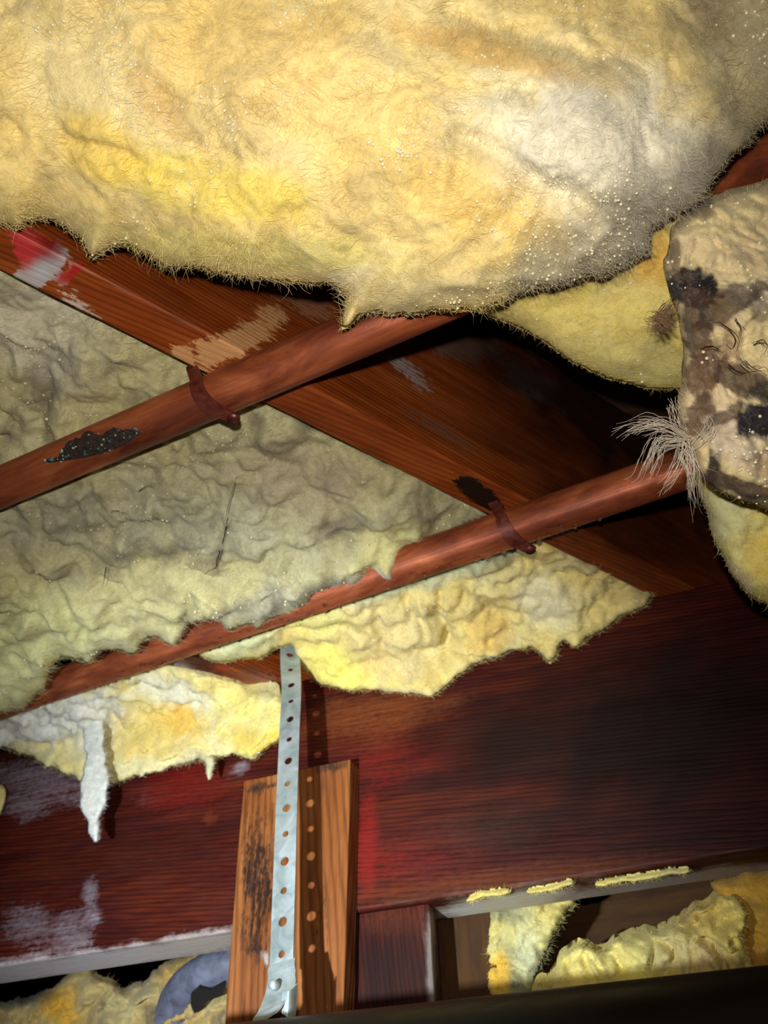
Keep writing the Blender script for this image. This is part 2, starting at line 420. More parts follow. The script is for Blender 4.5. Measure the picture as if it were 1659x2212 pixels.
CREAM, YEL, AMB, GRY, WHT, GRN = (232, 216, 160), (238, 214, 108), (226, 176, 70), (176, 166, 142), (238, 234, 216), (214, 208, 150)
def wool(label, out, surf, step=6.0, rag=6.0, R=70.0, T=0.03, thick=0.05, lumps=(0.006, 0.003, 0.0014), freq=22.0, seed=1,
         base=CREAM, tint=YEL, dirt=GRY, zones=(), fibres=6000, flen=(0.003, 0.010), edge=0.5, drops=0, dropr=(0.0004, 0.0012),
         name='insulation_batt', cat='insulation', group=None, parent=None, upness=0.5, fw=0.00007, folds=(), dirtamt=0.5, tintamt=0.55, crisp=0.0):
    rs = np.random.RandomState(seed * 101 + 5)
    poly = refine(out, rag, seed)
    x0, y0 = poly.min(0) - step; x1, y1 = poly.max(0) + step
    gx = np.arange(x0, x1 + step, step); gy = np.arange(y0, y1 + step, step)
    X, Y = np.meshgrid(gx, gy); px = np.c_[X.ravel(), Y.ravel()]
    s, near = sdf(px, poly)
    ny, nx = X.shape; id_ = np.arange(nx * ny).reshape(ny, nx)
    keep = (s > -step * 0.95).reshape(ny, nx); cen = s.reshape(ny, nx)
    cell = keep[:-1, :-1] & keep[1:, :-1] & keep[:-1, 1:] & keep[1:, 1:] & ((cen[:-1, :-1] + cen[1:, 1:] + cen[1:, :-1] + cen[:-1, 1:]) > 0)
    Q = np.stack([id_[:-1, :-1], id_[1:, :-1], id_[1:, 1:], id_[:-1, 1:]], -1)[cell]
    used = np.unique(Q); mp = np.full(nx * ny, -1); mp[used] = np.arange(len(used)); Q = mp[Q]
    px = px[used].copy(); s = s[used]; near = near[used]
    # the outline of the kept cells sits exactly on the traced outline
    cnt = np.zeros(len(used), int); np.add.at(cnt, Q.ravel(), 1); rim = cnt < 4
    px[rim] = near[rim]; s = np.where(rim, 0, np.maximum(s, 0))
    B = surf(px[:, 0], px[:, 1]); rd = unit(ray(px[:, 0], px[:, 1]))
    away = unit(rd * (1 - upness) + np.array([0, 0, 1.0]) * upness)
    t = np.clip(s / R, 0, 1); prof = np.sqrt(np.clip(1 - (1 - t) ** 2, 0, 1))
    P = B + rd * (T * (1 - prof))[:, None]
    wp = B + 0.012 * np.c_[noise(B, 30, seed + 3), noise(B, 30, seed + 4), noise(B, 30, seed + 5)]
    l1 = np.abs(fbm(wp, freq, seed, 2)); l2 = np.abs(fbm(wp, freq * 2.7, seed + 20, 2)); l3 = fbm(wp, freq * 8, seed + 40, 3)
    disp = lumps[0] * (l1 - 0.35) * 2 + lumps[1] * (l2 - 0.3) * 2 + lumps[2] * l3
    for (ax_, ay_, bx_, by_, wd, amp) in folds:          # creases (amp<0) and rolls (amp>0) seen in the photograph
        a = np.array([ax_, ay_]); d = np.array([bx_ - ax_, by_ - ay_], float); L2 = d @ d
        tt = np.clip(((px - a) @ d) / L2, 0, 1); q = a + tt[:, None] * d
        q = q + (14 * noise(np.c_[q / 60.0, np.full(len(q), seed)], 1.0, seed))[:, None] * np.array([-d[1], d[0]]) / math.sqrt(L2)
        r = np.hypot(*(px - q).T); disp = disp + amp * np.exp(-(r / wd) ** 2)
    P = P - away * (disp * (0.25 + 0.75 * prof))[:, None]
    # colour of the wool, with local zones over it
    c = np.tile(lin(base), (len(P), 1))
    m1 = np.clip(0.5 + 1.1 * fbm(wp, 16, seed + 60, 3), 0, 1)[:, None] * tintamt; c = c * (1 - m1) + lin(tint) * m1
    m2 = np.clip(1.6 * fbm(wp, 26, seed + 70, 4) - 0.15, 0, 1)[:, None] * dirtamt; c = c * (1 - m2) + lin(dirt) * m2
    wob = fbm(wp, 34, seed + 80, 4) if not crisp else 0.8 * fbm(wp, 42, seed + 80, 2) + 0.9 * fbm(wp, 160, seed + 85, 3)
    for (cx, cy, rx, ry, deg, rgb, amt) in zones:
        a = math.radians(deg); dx = px[:, 0] - cx; dy = px[:, 1] - cy
        u = (dx * math.cos(a) + dy * math.sin(a)) / rx; v = (-dx * math.sin(a) + dy * math.cos(a)) / ry
        d = np.sqrt(u * u + v * v) + 0.38 * wob
        k = (amt * np.clip((1.25 - d) / (0.6 - crisp), 0, 1))[:, None]; c = c * (1 - k) + lin(rgb) * k
    c = np.clip(c * (1 + 0.10 * fbm(wp, 90, seed + 90, 3))[:, None], 0.0, 1)
    # back side
    n = len(P); inner = np.where(~rim)[0]; bmap = np.arange(n); bmap[inner] = n + np.arange(len(inner))
    Bk = P[inner] + away[inner] * (thick * prof[inner] + 0.0015)[:, None]
    V = np.vstack([P, Bk]); F = np.vstack([Q, bmap[Q][:, ::-1]])
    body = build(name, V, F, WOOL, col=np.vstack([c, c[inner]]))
    cenp = P.mean(0)
    me = body.data; co = (V - cenp).astype(np.float32); me.vertices.foreach_set('co', co.ravel()); me.update(); body.location = cenp
    if parent is not None: adopt(body, parent)
    else: tag(body, label, cat, group)
    # loose fibres
    if fibres:
        E1 = surf(px[:, 0] + 4, px[:, 1]) - B; E2 = surf(px[:, 0], px[:, 1] + 4) - B
        ne = int(fibres * edge * 0.5); rimz = np.where(s < 9)[0]; allz = np.arange(n)
        ii = np.concatenate([rs.choice(rimz, ne), rs.choice(allz, fibres - ne)])
        isedge = np.arange(len(ii)) < ne
        flow = 2.6 * fbm(B[ii], 14, seed + 33, 2) + np.where(isedge, rs.uniform(-3.14, 3.14, len(ii)), rs.normal(0, 0.8, len(ii)))
        tang = unit(np.cos(flow)[:, None] * unit(E1[ii]) + np.sin(flow)[:, None] * unit(E2[ii]))
        lift = np.where(isedge, rs.uniform(-0.3, 0.3, len(ii)), rs.uniform(0.0, 0.10, len(ii)))[:, None]
        d0 = unit(tang - away[ii] * lift)
        Ls = rs.uniform(flen[0], flen[1], len(ii))[:, None] * np.where(isedge, 0.24, 0.75)[:, None]
        curl = unit(np.cross(d0, away[ii]) * rs.normal(0, 1, (len(ii), 1)) - away[ii] * rs.normal(0.0, 0.4, (len(ii), 1)))
        p0 = P[ii] - away[ii] * 0.0004; p1 = p0 + d0 * Ls * 0.5 + curl * Ls * 0.10; p2 = p0 + d0 * Ls * 0.9 + curl * Ls * rs.uniform(0.05, 0.5, (len(ii), 1))
        p2 = p2 + away[ii] * np.where(isedge, 0, 0.0016)[:, None]
        wv = unit(np.cross(d0, rd[ii])) * (fw * rs.uniform(0.5, 1.3, len(ii)))[:, None]
        VV = np.stack([p0 - wv, p0 + wv, p1 - wv * 0.8, p1 + wv * 0.8, p2 - wv * 0.3, p2 + wv * 0.3], 1)
        b = (np.arange(len(ii)) * 6)[:, None]
        FF = np.vstack([b + [0, 1, 3, 2], b + [2, 3, 5, 4]])
        fc = np.clip(c[ii] * rs.uniform(0.85, 1.25, (len(ii), 1)) + 0.02, 0, 0.95)
        fo = build('loose_fibres', VV.reshape(-1, 3) - cenp, FF, FIBRE, parent=body, col=np.repeat(fc, 6, 0)); fo['kind'] = 'stuff'
    if drops:
        vis = np.where((px[:, 0] > -20) & (px[:, 0] < 1680) & (px[:, 1] > -20) & (s > 4))[0]
        wet = np.clip(0.15 + 1.3 * fbm(B[vis], 18, seed + 55, 3), 0.02, 1) ** 1.5; ii = rs.choice(vis, drops, p=wet / wet.sum())
        bead_mesh(P[ii] - away[ii] * 0.0006 + rs.normal(0, 0.0012, (drops, 3)) * 0.5, dropr, rs, body, cenp)
    return body
_t = (1 + 5 ** 0.5) / 2
_IV = unit(np.array([(-1, _t, 0), (1, _t, 0), (-1, -_t, 0), (1, -_t, 0), (0, -1, _t), (0, 1, _t), (0, -1, -_t), (0, 1, -_t), (_t, 0, -1), (_t, 0, 1), (-_t, 0, -1), (-_t, 0, 1)]))
_IF = np.array([(0, 11, 5), (0, 5, 1), (0, 1, 7), (0, 7, 10), (0, 10, 11), (1, 5, 9), (5, 11, 4), (11, 10, 2), (10, 7, 6), (7, 1, 8), (3, 9, 4), (3, 4, 2), (3, 2, 6), (3, 6, 8), (3, 8, 9), (4, 9, 5), (2, 4, 11), (6, 2, 10), (8, 6, 7), (9, 8, 1)])
def _sub(V, F):
    V = list(map(tuple, V)); mid = {}; out = []
    def m(a, b):
        k = (min(a, b), max(a, b))
        if k not in mid:
            V.append(tuple(unit(np.array(V[a]) + np.array(V[b])))); mid[k] = len(V) - 1
        return mid[k]
    for a, b, c in F: 
        ab, bc, ca = m(a, b), m(b, c), m(c, a); out += [(a, ab, ca), (b, bc, ab), (c, ca, bc), (ab, bc, ca)]
    return np.array(V), np.array(out)
_IV, _IF = _sub(_IV, _IF)
def bead_mesh(C, rr, rs, parent, cenp, name='water_beads', mat=None):
    n = len(C); r = rs.uniform(0, 1, n) ** 2.2 * (rr[1] - rr[0]) + rr[0]
    V = (C - cenp)[:, None, :] + _IV[None] * r[:, None, None]
    F = _IF[None] + (np.arange(n) * len(_IV))[:, None, None]
    o = build(name, V.reshape(-1, 3), F.reshape(-1, 3), mat or WATER, parent=parent); o['kind'] = 'stuff'
    return o

# ================================================================== the setting
Z = lambda h: CAM[2] + h
def slab(name, x0, x1, y0, y1, z0, z1, mat):
    V = [(x, y, z) for x in (x0, x1) for y in (y0, y1) for z in (z0, z1)]
    F = [(0, 1, 3, 2), (4, 6, 7, 5), (0, 4, 5, 1), (2, 3, 7, 6), (0, 2, 6, 4), (1, 5, 7, 3)]
    o = build(name, V, F, mat, smooth=False); o['kind'] = 'structure'; return o
SOIL = simple_mat('dry soil', (98, 82, 64), 0.95, scale=18, rgb2=(62, 50, 38), bump=0.6, dist=0.01)
CONC = simple_mat('foundation block', (92, 82, 70), 0.9, scale=9, rgb2=(66, 56, 46), bump=0.4)
SUBF = simple_mat('subfloor boards', (74, 44, 24), 0.75, scale=8, rgb2=(48, 26, 14), stretch=(1, 8, 8))
slab('floor', -2.4, 2.4, -1.2, 3.0, -0.06, 0.0, SOIL)
slab('ceiling', -2.4, 2.4, -1.2, 3.0, Z(H + 0.272), Z(H + 0.292), SUBF)
slab('wall_back', -2.4, 2.4, 3.0, 3.12, -0.06, Z(H + 0.292), CONC)
slab('wall_left', -2.52, -2.4, -1.2, 3.12, -0.06, Z(H + 0.292), CONC)
slab('wall_right', 2.4, 2.52, -1.2, 3.12, -0.06, Z(H + 0.292), CONC)

# ------------------------------------------------------------------ girder
A = on_z(0, 1622, H); Bp = on_z(1410, 1290, H)
bd = unit(Bp - A); bd[2] = 0; bd = unit(bd)
bn = np.array([-bd[1], bd[0], 0.0])                       # away from the lens
UP = np.array([0, 0, 1.0])
z_bot = np.mean([on_plane(np.array(x), np.array(y), A, bn)[2] for x, y in ((0, 2057), (500, 2010), (1200, 1915), (1659, 1862))])
BH = A[2] - z_bot; BW = 0.05
def beam_pt(x, y, off=0.0): return on_plane(np.array(float(x)), np.array(float(y)), A + bn * off, bn)
RED, BLOOM, MOLD, SCAR = (150, 26, 22), (178, 166, 178), (34, 26, 18), (168, 92, 40)
o0 = A - bd * 0.6; o0[2] = z_bot
beam = board('girder_beam', o0, bd, bn, UP, 2.0, BW, BH, W_BEAM, step=(0.006, 0.006, 0.005), bevel=0.003, stains_glints=[
    (400, 1700, 60, 120, 80, RED, 0.45), (840, 1640, 110, 60, -10, RED, 0.40), (960, 1640, 90, 40, -10, RED, 0.45), (795, 1830, 26, 130, 0, RED, 0.75),
    (860, 1860, 160, 60, -10, RED, 0.40),
    (820, 1540, 190, 60, -10, (150, 82, 36), 0.5), (1100, 1900, 420, 34, -8, (120, 62, 26), 0.5),
    (1130, 1600, 160, 70, -8, MOLD, 0.5), (1050, 1790, 170, 60, -6, (70, 52, 38), 0.45),
    (90, 1690, 150, 50, 10, BLOOM, 0.42), (60, 1740, 60, 36, 0, BLOOM, 0.45), (150, 2030, 46, 70, 20, BLOOM, 0.46), (520, 1660, 26, 16, -30, BLOOM, 0.6),
    (195, 1930, 18, 40, 0, BLOOM, 0.5), (200, 1985, 24, 22, 0, BLOOM, 0.55), (60, 2000, 70, 60, 0, BLOOM, 0.36),
    (250, 2072, 330, 26, -8, (232, 220, 222), 1.15), (0, 2105, 200, 30, -8, (228, 216, 220), 1.15), (430, 2042, 130, 26, -8, (230, 214, 204), 1.15),
    (1100, 1950, 170, 24, -8, (214, 204, 184), 1.3), (1450, 1912, 330, 26, -8, (176, 158, 146), 1.2), (1000, 1965, 60, 12, -8, (220, 214, 206), 1.0),
    (453, 1768, 16, 14, 0, (120, 54, 30), 0.8)],
    damp=[(1450, 1580, 460, 240, -8, 0.97), (1120, 1600, 230, 110, -8, 0.85), (1500, 1800, 300, 110, -6, 0.6), (940, 1690, 60, 30, 0, 0.6), (250, 1860, 260, 60, -8, 0.3)])  # damp and mould at right, with the torch's falloff painted into the same patches
tag(beam, 'dark red-brown wet timber girder spanning the bottom of the crawlspace', 'beam')

# ------------------------------------------------------------------ joists
JO = on_z(60, 615, H); J1 = on_z(1410, 1290, H); jt = unit(J1 - JO); jt[2] = 0; jt = unit(jt)
jn = np.array([jt[1], -jt[0], 0.0])                       # towards the lens
JW = 0.031
# board() wants ax, ay, az right-handed: ay = cross(az, ax)
def joist(label, px, length0, length1, stains_glints, damp=()):  # damp patches carry painted shade too
    p = on_z(px[0], px[1], H); org = p + jn * JW + jt * length0
    o = board('floor_joist', org, jt, -jn, UP, length1 - length0, JW, 0.27, W_JOIST, step=(0.004, 0.004, 0.004), bevel=0.002, stains_glints=stains_glints, damp=damp)
    o['label'] = label; o['category'] = 'joist'; return o
BARE = (222, 164, 108)
ang = 27
joist('orange-brown wet floor joist crossing behind the upper copper pipe', (60, 615), -0.5, 0.72, [
    (70, 548, 56, 34, 60, (206, 62, 62), 1.0), (95, 585, 66, 24, -42, (202, 196, 196), 1.3), (45, 612, 30, 26, 0, (206, 190, 188), 1.1), (150, 590, 40, 12, -40, (190, 40, 36), 0.9),
    (110, 540, 30, 30, 0, (150, 30, 30), 0.7),
    (165, 652, 60, 16, 34, (222, 196, 178), 0.62),  # wet glint on the joist, painted as a pale patch
    (500, 745, 125, 40, -27, BARE, 0.78), (400, 775, 40, 26, 27, BARE, 0.8), (580, 690, 50, 40, -27, BARE, 0.66), (660, 655, 90, 34, 27, (176, 118, 84), 0.66),
    
    (870, 790, 100, 22, 40, (178, 160, 152), 0.6), (1000, 740, 110, 46, 10, (150, 112, 96), 0.75), (1150, 830, 120, 50, 35, (130, 112, 104), 0.55),
    
    (960, 930, 160, 30, 30, (128, 84, 60), 0.45),
    (1045, 1075, 70, 22, 34, (20, 10, 6), 1.0)],
    damp=[(1330, 900, 330, 170, 30, 0.93), (1120, 800, 190, 80, 32, 0.80), (1350, 1120, 260, 120, 27, 0.75), (1150, 980, 200, 50, 27, 0.5), (450, 560, 300, 60, 20, 0.25)])  # wet timber, with the shade of the batts painted in as well
joist('short visible length of red-marked joist beside the steel strap', (600, 1516), -0.6, 0.3, [
    (480, 1443, 20, 8, 10, (230, 50, 40), 1.2), (560, 1470, 90, 30, 20, (160, 100, 74), 0.62), (430, 1425, 120, 40, 15, (70, 22, 14), 0.7), (370, 1440, 40, 12, 10, BLOOM, 0.5)])

# ------------------------------------------------------------------ post and cleat under and against the girder
PT = on_z(770, 1964, z_bot - CAM[2])
post_r = beam_pt(926, 1952, 0.006); post_l = beam_pt(560, 2000, 0.006)
pw = np.linalg.norm((post_r - post_l)[:2])
po = post_r.copy(); po[2] = z_bot - 0.0005
# local x runs down the post (grain)
post = board('support_post', po, -UP, -bd, bn * 1.0, z_bot - 0.001, pw, 0.02, W_BEAM, step=(0.006, 0.006, 0.006), stains_glints=[
    (850, 1990, 90, 40, 0, (120, 56, 26), 0.5), (932, 2080, 8, 140, 0, (196, 180, 170), 1.2)], damp=[(850, 2120, 130, 150, 0, 0.75)])  # lower post: wet timber with shade darkened into its colour
tag(post, 'reddish-brown timber post standing under the girder beside the strap', 'post')
cl = [beam_pt(525, 1692, -0.022), beam_pt(757, 1637, -0.022), beam_pt(757, 2290, -0.022), beam_pt(500, 2290, -0.022)]
W_ = np.linalg.norm((cl[1] - cl[0])[:2])
top_z = 0.5 * (cl[0][2] + cl[1][2]); corg = cl[1].copy(); corg[2] = top_z
cleat = board('timber_cleat', corg, -UP, -bd, bn, 0.34, W_ * 1.0, 0.022, W_BOARD, step=(0.005, 0.004, 0.006), bevel=0.0015, warp=0.0006, stains_glints=[
    (550, 1890, 44, 150, 0, (46, 26, 16), 0.62), (545, 2020, 44, 90, 0, (52, 28, 18), 0.55), (585, 1780, 30, 60, 0, (60, 34, 20), 0.4), (715, 1655, 50, 18, -14, (70, 48, 34), 0.6), (560, 1700, 50, 14, -14, (60, 42, 32), 0.6), (565, 2072, 7, 12, 0, (210, 205, 200), 1.1),
    (700, 1980, 26, 80, 0, (84, 46, 22), 0.4)])
for v in cleat.data.vertices: v.co.y = v.co.y * (1 - 0.50 * v.co.x) + 0.016 * v.co.x
tag(cleat, 'weathered orange-brown board fixed upright to the girder behind the strap', 'board')

# ------------------------------------------------------------------ copper pipes
def water_beads_on(pipe, pts, rr, seed):
    rs = np.random.RandomState(seed); o = bead_mesh(np.array(pts), rr, rs, pipe, np.array(pipe.location), mat=CLEAR)
    o.matrix_parent_inverse = pipe.rotation_euler.to_matrix().inverted().to_4x4()
def copper_pipe(label, a, b, r, zc, ext=(0.5, 0.6), rise=None):
    p, q = on_z(a[0], a[1], zc), on_z(b[0], b[1], zc); d = unit(q - p)
    path = [p - d * ext[0] + (q + d * ext[1] - p + d * ext[0]) * t for t in np.linspace(0, 1, 60)]
    if rise is not None:                                  # the run climbs into the next bay beyond the joist
        r1 = at_depth(np.array(rise[0]), np.array(rise[1]), np.array(rise[2])); k = on_z(930, 655, zc); e = unit(r1 - k)
        path = spline(np.vstack([np.linspace(p - d * ext[0], k - d * 0.03, 12), np.linspace(k + e * 0.03, r1 + e * 0.4, 10)]), 90)
    V, F = tube(path, r, 40); o = build('copper_pipe', V, F, COPPER)
    # local x along the pipe
    recentre(o); ay_ = unit(np.cross(UP, d)); az_ = np.cross(d, ay_); Mr = Matrix((d, ay_, az_)).transposed()
    o.data.transform(Mr.inverted().to_4x4()); o.rotation_euler = Mr.to_euler(); bpy.context.view_layer.update()
    tag(o, label, 'pipe'); return o, p, d
R1 = 0.0158
pipe1, p1, d1 = copper_pipe('upper copper pipe strapped under the orange joist, with a corroded blister', (50, 1033), (700, 755), R1, H - R1, rise=(1600., 366., .52))
R2 = 0.0165
pipe2, p2, d2 = copper_pipe('lower copper pipe partly buried in grey insulation, beads of water beneath', (240, 1437), (1200, 1108), R2, H - R2)
# solder collar on the upper pipe and corrosion crust
def pipe_at(p, d, x):                                     # point of a pipe axis that shows at pixel column x
    t = np.linspace(-0.6, 1.2, 4001); Q = p + t[:, None] * d; xx, _ = to_px(Q); return Q[np.argmin(np.abs(xx - x))]
CRUST = simple_mat('corrosion crust', (66, 46, 40), 0.8, scale=420, rgb2=(22, 14, 16), bump=1.0, dist=0.002)
VERD = simple_mat('verdigris', (70, 128, 118), 0.7, scale=300, rgb2=(40, 80, 80))
WHITE_ = simple_mat('white scale', (176, 172, 158), 0.7, scale=300)
def crust():
    rs = np.random.RandomState(4); V = []; F = []; nu, nv = 60, 26
    c0, c1 = pipe_at(p1, d1, 128), pipe_at(p1, d1, 326)
    side = unit(np.cross(d1, UP)); side = side if side @ (CAM - c0) > 0 else -side
    for i in range(nu + 1):
        u = i / nu; c = c0 + (c1 - c0) * u
        hw = 0.06 + 0.5 * math.sin(math.pi * min(1, u ** 1.25)) ** 0.8; mid_ = -0.78 - 0.42 * u ** 2; lo = mid_ - hw; hi = mid_ + hw + 0.35 * float(fbm(np.array([[u, 0.3, 0.7]]), 6, 5, 3)[0])
        for j in range(nv + 1):
            v = j / nv; a = lo + (hi - lo) * v                # angle from the near side, downwards negative
            e = math.sin(math.pi * u) ** 0.5 * math.sin(math.pi * v) ** 0.5
            q = c + (R1 - 0.0004) * (math.cos(a) * side + math.sin(a) * UP)
            nn = 0.0032 * e * (0.5 + 0.9 * abs(float(fbm(np.array([q]), 260, 3, 3)[0])))
            V.append(q + nn * (math.cos(a) * side + math.sin(a) * UP))
    idx = np.arange(len(V)).reshape(nu + 1, nv + 1)
    F = np.stack([idx[:-1, :-1], idx[1:, :-1], idx[1:, 1:], idx[:-1, 1:]], -1).reshape(-1, 4)
    V = np.array(V); k = build('corrosion_crust', V - np.array(pipe1.location), F, CRUST, parent=pipe1)
    k.matrix_parent_inverse = pipe1.rotation_euler.to_matrix().inverted().to_4x4()
    k['label'] = 'dark blistered corrosion with green and white specks'
    for mat, nm, n in ((VERD, 'verdigris_flakes', 46), (WHITE_, 'white_scale', 26)):
        ii = rs.choice(len(V), n, p=None); sc = rs.uniform(0.0003, 0.0011, n)
        VV = (V[ii] - np.array(pipe1.location))[:, None] + _IV[None] * sc[:, None, None] * rs.uniform(0.3, 1.4, (n, len(_IV), 3))
        FF = (_IF[None] + (np.arange(n) * len(_IV))[:, None, None]).reshape(-1, 3)
        q = build(nm, VV.reshape(-1, 3), FF, mat, parent=k, smooth=False); q['kind'] = 'stuff'
crust()
# water beads along the underside of the lower pipe
rs = np.random.RandomState(12)
bp = []
for x in np.concatenate([np.arange(60, 760, 9.0), np.arange(760, 1300, 26.0)]):
    c = pipe_at(p2, d2, x + rs.uniform(-5, 5)); s2 = unit(np.cross(d2, UP)); s2 = s2 if s2 @ (c - CAM) > 0 else -s2
    a = rs.uniform(-0.25, 0.5); bp.append(c + (R2 + 0.0002) * (-math.cos(a) * UP + math.sin(a) * s2))
water_beads_on(pipe2, bp, (0.0012, 0.0034), 3)

# ------------------------------------------------------------------ copper J hooks
HOOK = simple_mat('dark copper strap', (124, 58, 44), 0.45, 0.35, scale=130, rgb2=(84, 36, 28), bump=0.3)
RIVET = simple_mat('hook nail', (70, 36, 28), 0.5, 0.6, scale=200)
def hook(label, p, d, r, x, lean, seed):
    c = pipe_at(p, d, x); side = unit(np.cross(d, UP)); side = side if side @ (CAM - c) > 0 else -side; side[2] = 0; side = unit(side)
    rr = r + 0.0012; pts = [c + side * (rr + 0.001) + UP * (r + 0.004) + d * lean * 1.2, c + side * (rr + 0.0012) + UP * r * 0.5 + d * lean * 0.4]
    for a in np.linspace(0.0, -100, 10):
        t = math.radians(a); pts.append(c + rr * (math.cos(t) * side + math.sin(t) * UP) - d * lean * 1.3 * (a / -100.0) ** 2)
    pts.append(c - UP * (rr + 0.0010) - side * 0.007 - d * lean * 1.9)
    pts.append(c - UP * (rr + 0.0018) - side * 0.011 - d * lean * 2.4)
    path = spline(pts, 70); n = len(path)
    wd = np.tile(d, (n, 1)); width = np.interp(np.linspace(0, 1, n), [0, .35, .7, 1], [0.0085, 0.0105, 0.0125, 0.0105])
    V, F = ribbon(path, wd, width, 0.0024)
    e = empty('pipe_hook', c); tag(e, label, 'hook')
    adopt(build('strap', V, F, HOOK, smooth=False), e)
    top = path[0]; Vn, Fn = tube([top + UP * 0.0005 - side * 0.0 + side * 0.003, top + side * 0.0002 + UP * 0.0005, top - side * 0.012 + UP * 0.003], 0.0018, 10)
    adopt(build('nail', Vn, Fn, RIVET), e)
    tip = path[-1]; Vn, Fn = tube([tip + UP * 0.001, tip - UP * 0.0012], 0.0046, 14)
    adopt(build('rolled_tip', Vn, Fn, HOOK), e)
    return e
hook('flat copper hook wrapped round the upper pipe at the orange joist', p1, d1, R1, 455, -0.006, 1)
hook('dark copper hook wrapped round the lower pipe below the joist', p2, d2, R2, 1098, -0.005, 2)

# ------------------------------------------------------------------ black drain pipe across the bottom
q1, q2 = on_z(650, 2194, 0.105), on_z(1659, 2084, 0.105)
dd = unit(q2 - q1); RB = 0.045
mid = 0.5 * (q1 + q2); vr = unit(mid - CAM); dn = unit(np.cross(vr, dd)); dn = dn if dn[2] < 0 else -dn
V, F = tube([mid + dn * RB + dd * s for s in np.linspace(-0.12 - np.linalg.norm(q1 - mid), 1.0, 30)], RB, 64)
drain = build('drain_pipe', V, F, BLACK); recentre(drain)
tag(drain, 'glossy black plastic drain pipe along the bottom of the crawlspace', 'pipe')

# ------------------------------------------------------------------ perforated strap
SP = [(626, 1366), (626, 1410), (629, 1470), (629, 1510), (626, 1570), (621, 1700), (616, 1850), (611, 2000), (608, 2098)]
SO = [-0.040, -0.044, -0.052, -0.058, -0.064, -0.070, -0.074, -0.076, -0.078]
sp = spline([beam_pt(x, y, o) for (x, y), o in zip(SP, SO)], 400)
seglen = np.r_[0, np.cumsum(np.linalg.norm(np.diff(sp, axis=0), axis=1))]; SL = seglen[-1]
def strap_frame(s):
    p = np.stack([np.interp(s, seglen, sp[:, k]) for k in range(3)], -1)
    e = 1e-3; p2_ = np.stack([np.interp(s + e, seglen, sp[:, k]) for k in range(3)], -1); p1_ = np.stack([np.interp(s - e, seglen, sp[:, k]) for k in range(3)], -1)
    T = unit(p2_ - p1_); tw = np.interp(s / SL, [0, 0.1, 0.22, 1], [0.85, 0.55, 0.10, -0.10])
    W = np.cos(tw)[:, None] * bd + np.sin(tw)[:, None] * bn; W = unit(W - (W * T).sum(-1, keepdims=True) * T)
    return p, W, unit(np.cross(T, W))
def perforated():
    nh = 15; pitch = SL / nh; SW = 0.0198; th = 0.0011; K = 24
    V = []; F = []
    for h in range(nh):
        rr = 0.0036 if h % 2 else 0.0027
        a = np.linspace(0, 2 * math.pi, K, endpoint=False); cx, cy = np.cos(a), np.sin(a)
        hole = np.c_[rr * cx, rr * cy]; k = np.minimum((SW / 2) / np.maximum(np.abs(cx), 1e-9), (pitch / 2) / np.maximum(np.abs(cy), 1e-9))
        rect = np.c_[k * cx, k * cy]
        ca = math.atan2(pitch / 2, SW / 2)                   # snap to the corners
        for sgn in (ca, math.pi - ca, math.pi + ca, 2 * math.pi - ca):
            i = int(round(sgn / (2 * math.pi) * K)) % K
            rect[i] = (SW / 2 * np.sign(math.cos(sgn)), pitch / 2 * np.sign(math.sin(sgn)))
        b = len(V); c0 = (h + 0.5) * pitch
        for side in (-1, 1):
            for ring in (hole, rect):
                p, W, N = strap_frame(c0 + ring[:, 1]); V.extend(list(p + W * ring[:, :1] + N * side * th / 2))
        for i in range(K):
            j = (i + 1) % K; A0, A1, B0, B1 = b, b + K, b + 2 * K, b + 3 * K
            F += [(A0 + i, A1 + i, A1 + j, A0 + j), (B0 + j, B1 + j, B1 + i, B0 + i), (A0 + j, B0 + j, B0 + i, A0 + i), (A1 + i, B1 + i, B1 + j, A1 + j)]
    return np.array(V), F
st = empty('perforated_strap', sp[-1]); tag(st, 'long galvanised perforated steel strap hanging in front of the girder', 'strap')
V, F = perforated(); adopt(build('band', V, F, STEEL, smooth=False), st)
e_, We, Ne = strap_frame(np.array([SL])); e_, We, Ne = e_[0], We[0], Ne[0]
toC = unit(CAM - e_)
lp = spline([e_ + UP * 0.006 + toC * 0.003, beam_pt(607, 2128, -0.086), beam_pt(596, 2160, -0.094), beam_pt(572, 2196, -0.104), beam_pt(545, 2216, -0.117), beam_pt(520, 2240, -0.127)], 50)
V, F = ribbon(lp, np.linspace(0, 1, 50)[:, None] * (UP * 0.3 + bd * 0.6)[None] + np.linspace(1, 0.3, 50)[:, None] * We[None], np.interp(np.linspace(0, 1, 50), [0, .3, .6, 1], [0.0215, 0.025, 0.021, 0.019]), 0.0012)
V = V + 0.0009 * np.c_[noise(V, 160, 1), noise(V, 160, 2), noise(V, 160, 3)]
adopt(build('bent_end', V, F, STEEL, smooth=False), st)
fl = spline([beam_pt(612, 2136, -0.098), beam_pt(626, 2139, -0.098), beam_pt(641, 2130, -0.090)], 12)
V, F = ribbon(fl, -UP, np.linspace(0.012, 0.019, 12), 0.0012); V = V - UP * 0.008
adopt(build('folded_flap', V, F, STEEL, smooth=False), st)
for (x, y, off) in ((589, 2127, -0.094), (626, 1372, -0.045)):
    c = beam_pt(x, y, off); V, F = tube([c + bn * 0.004, c - bn * 0.0005, c - bn * 0.0018], 0.0032, 12, radii=[0.0032, 0.0032, 0.0018])
    adopt(build('screw_head', V, F, STEEL), st)

# ================================================================== glass wool
def back_surf_(off): return plane_surface(A + bn * off, bn)
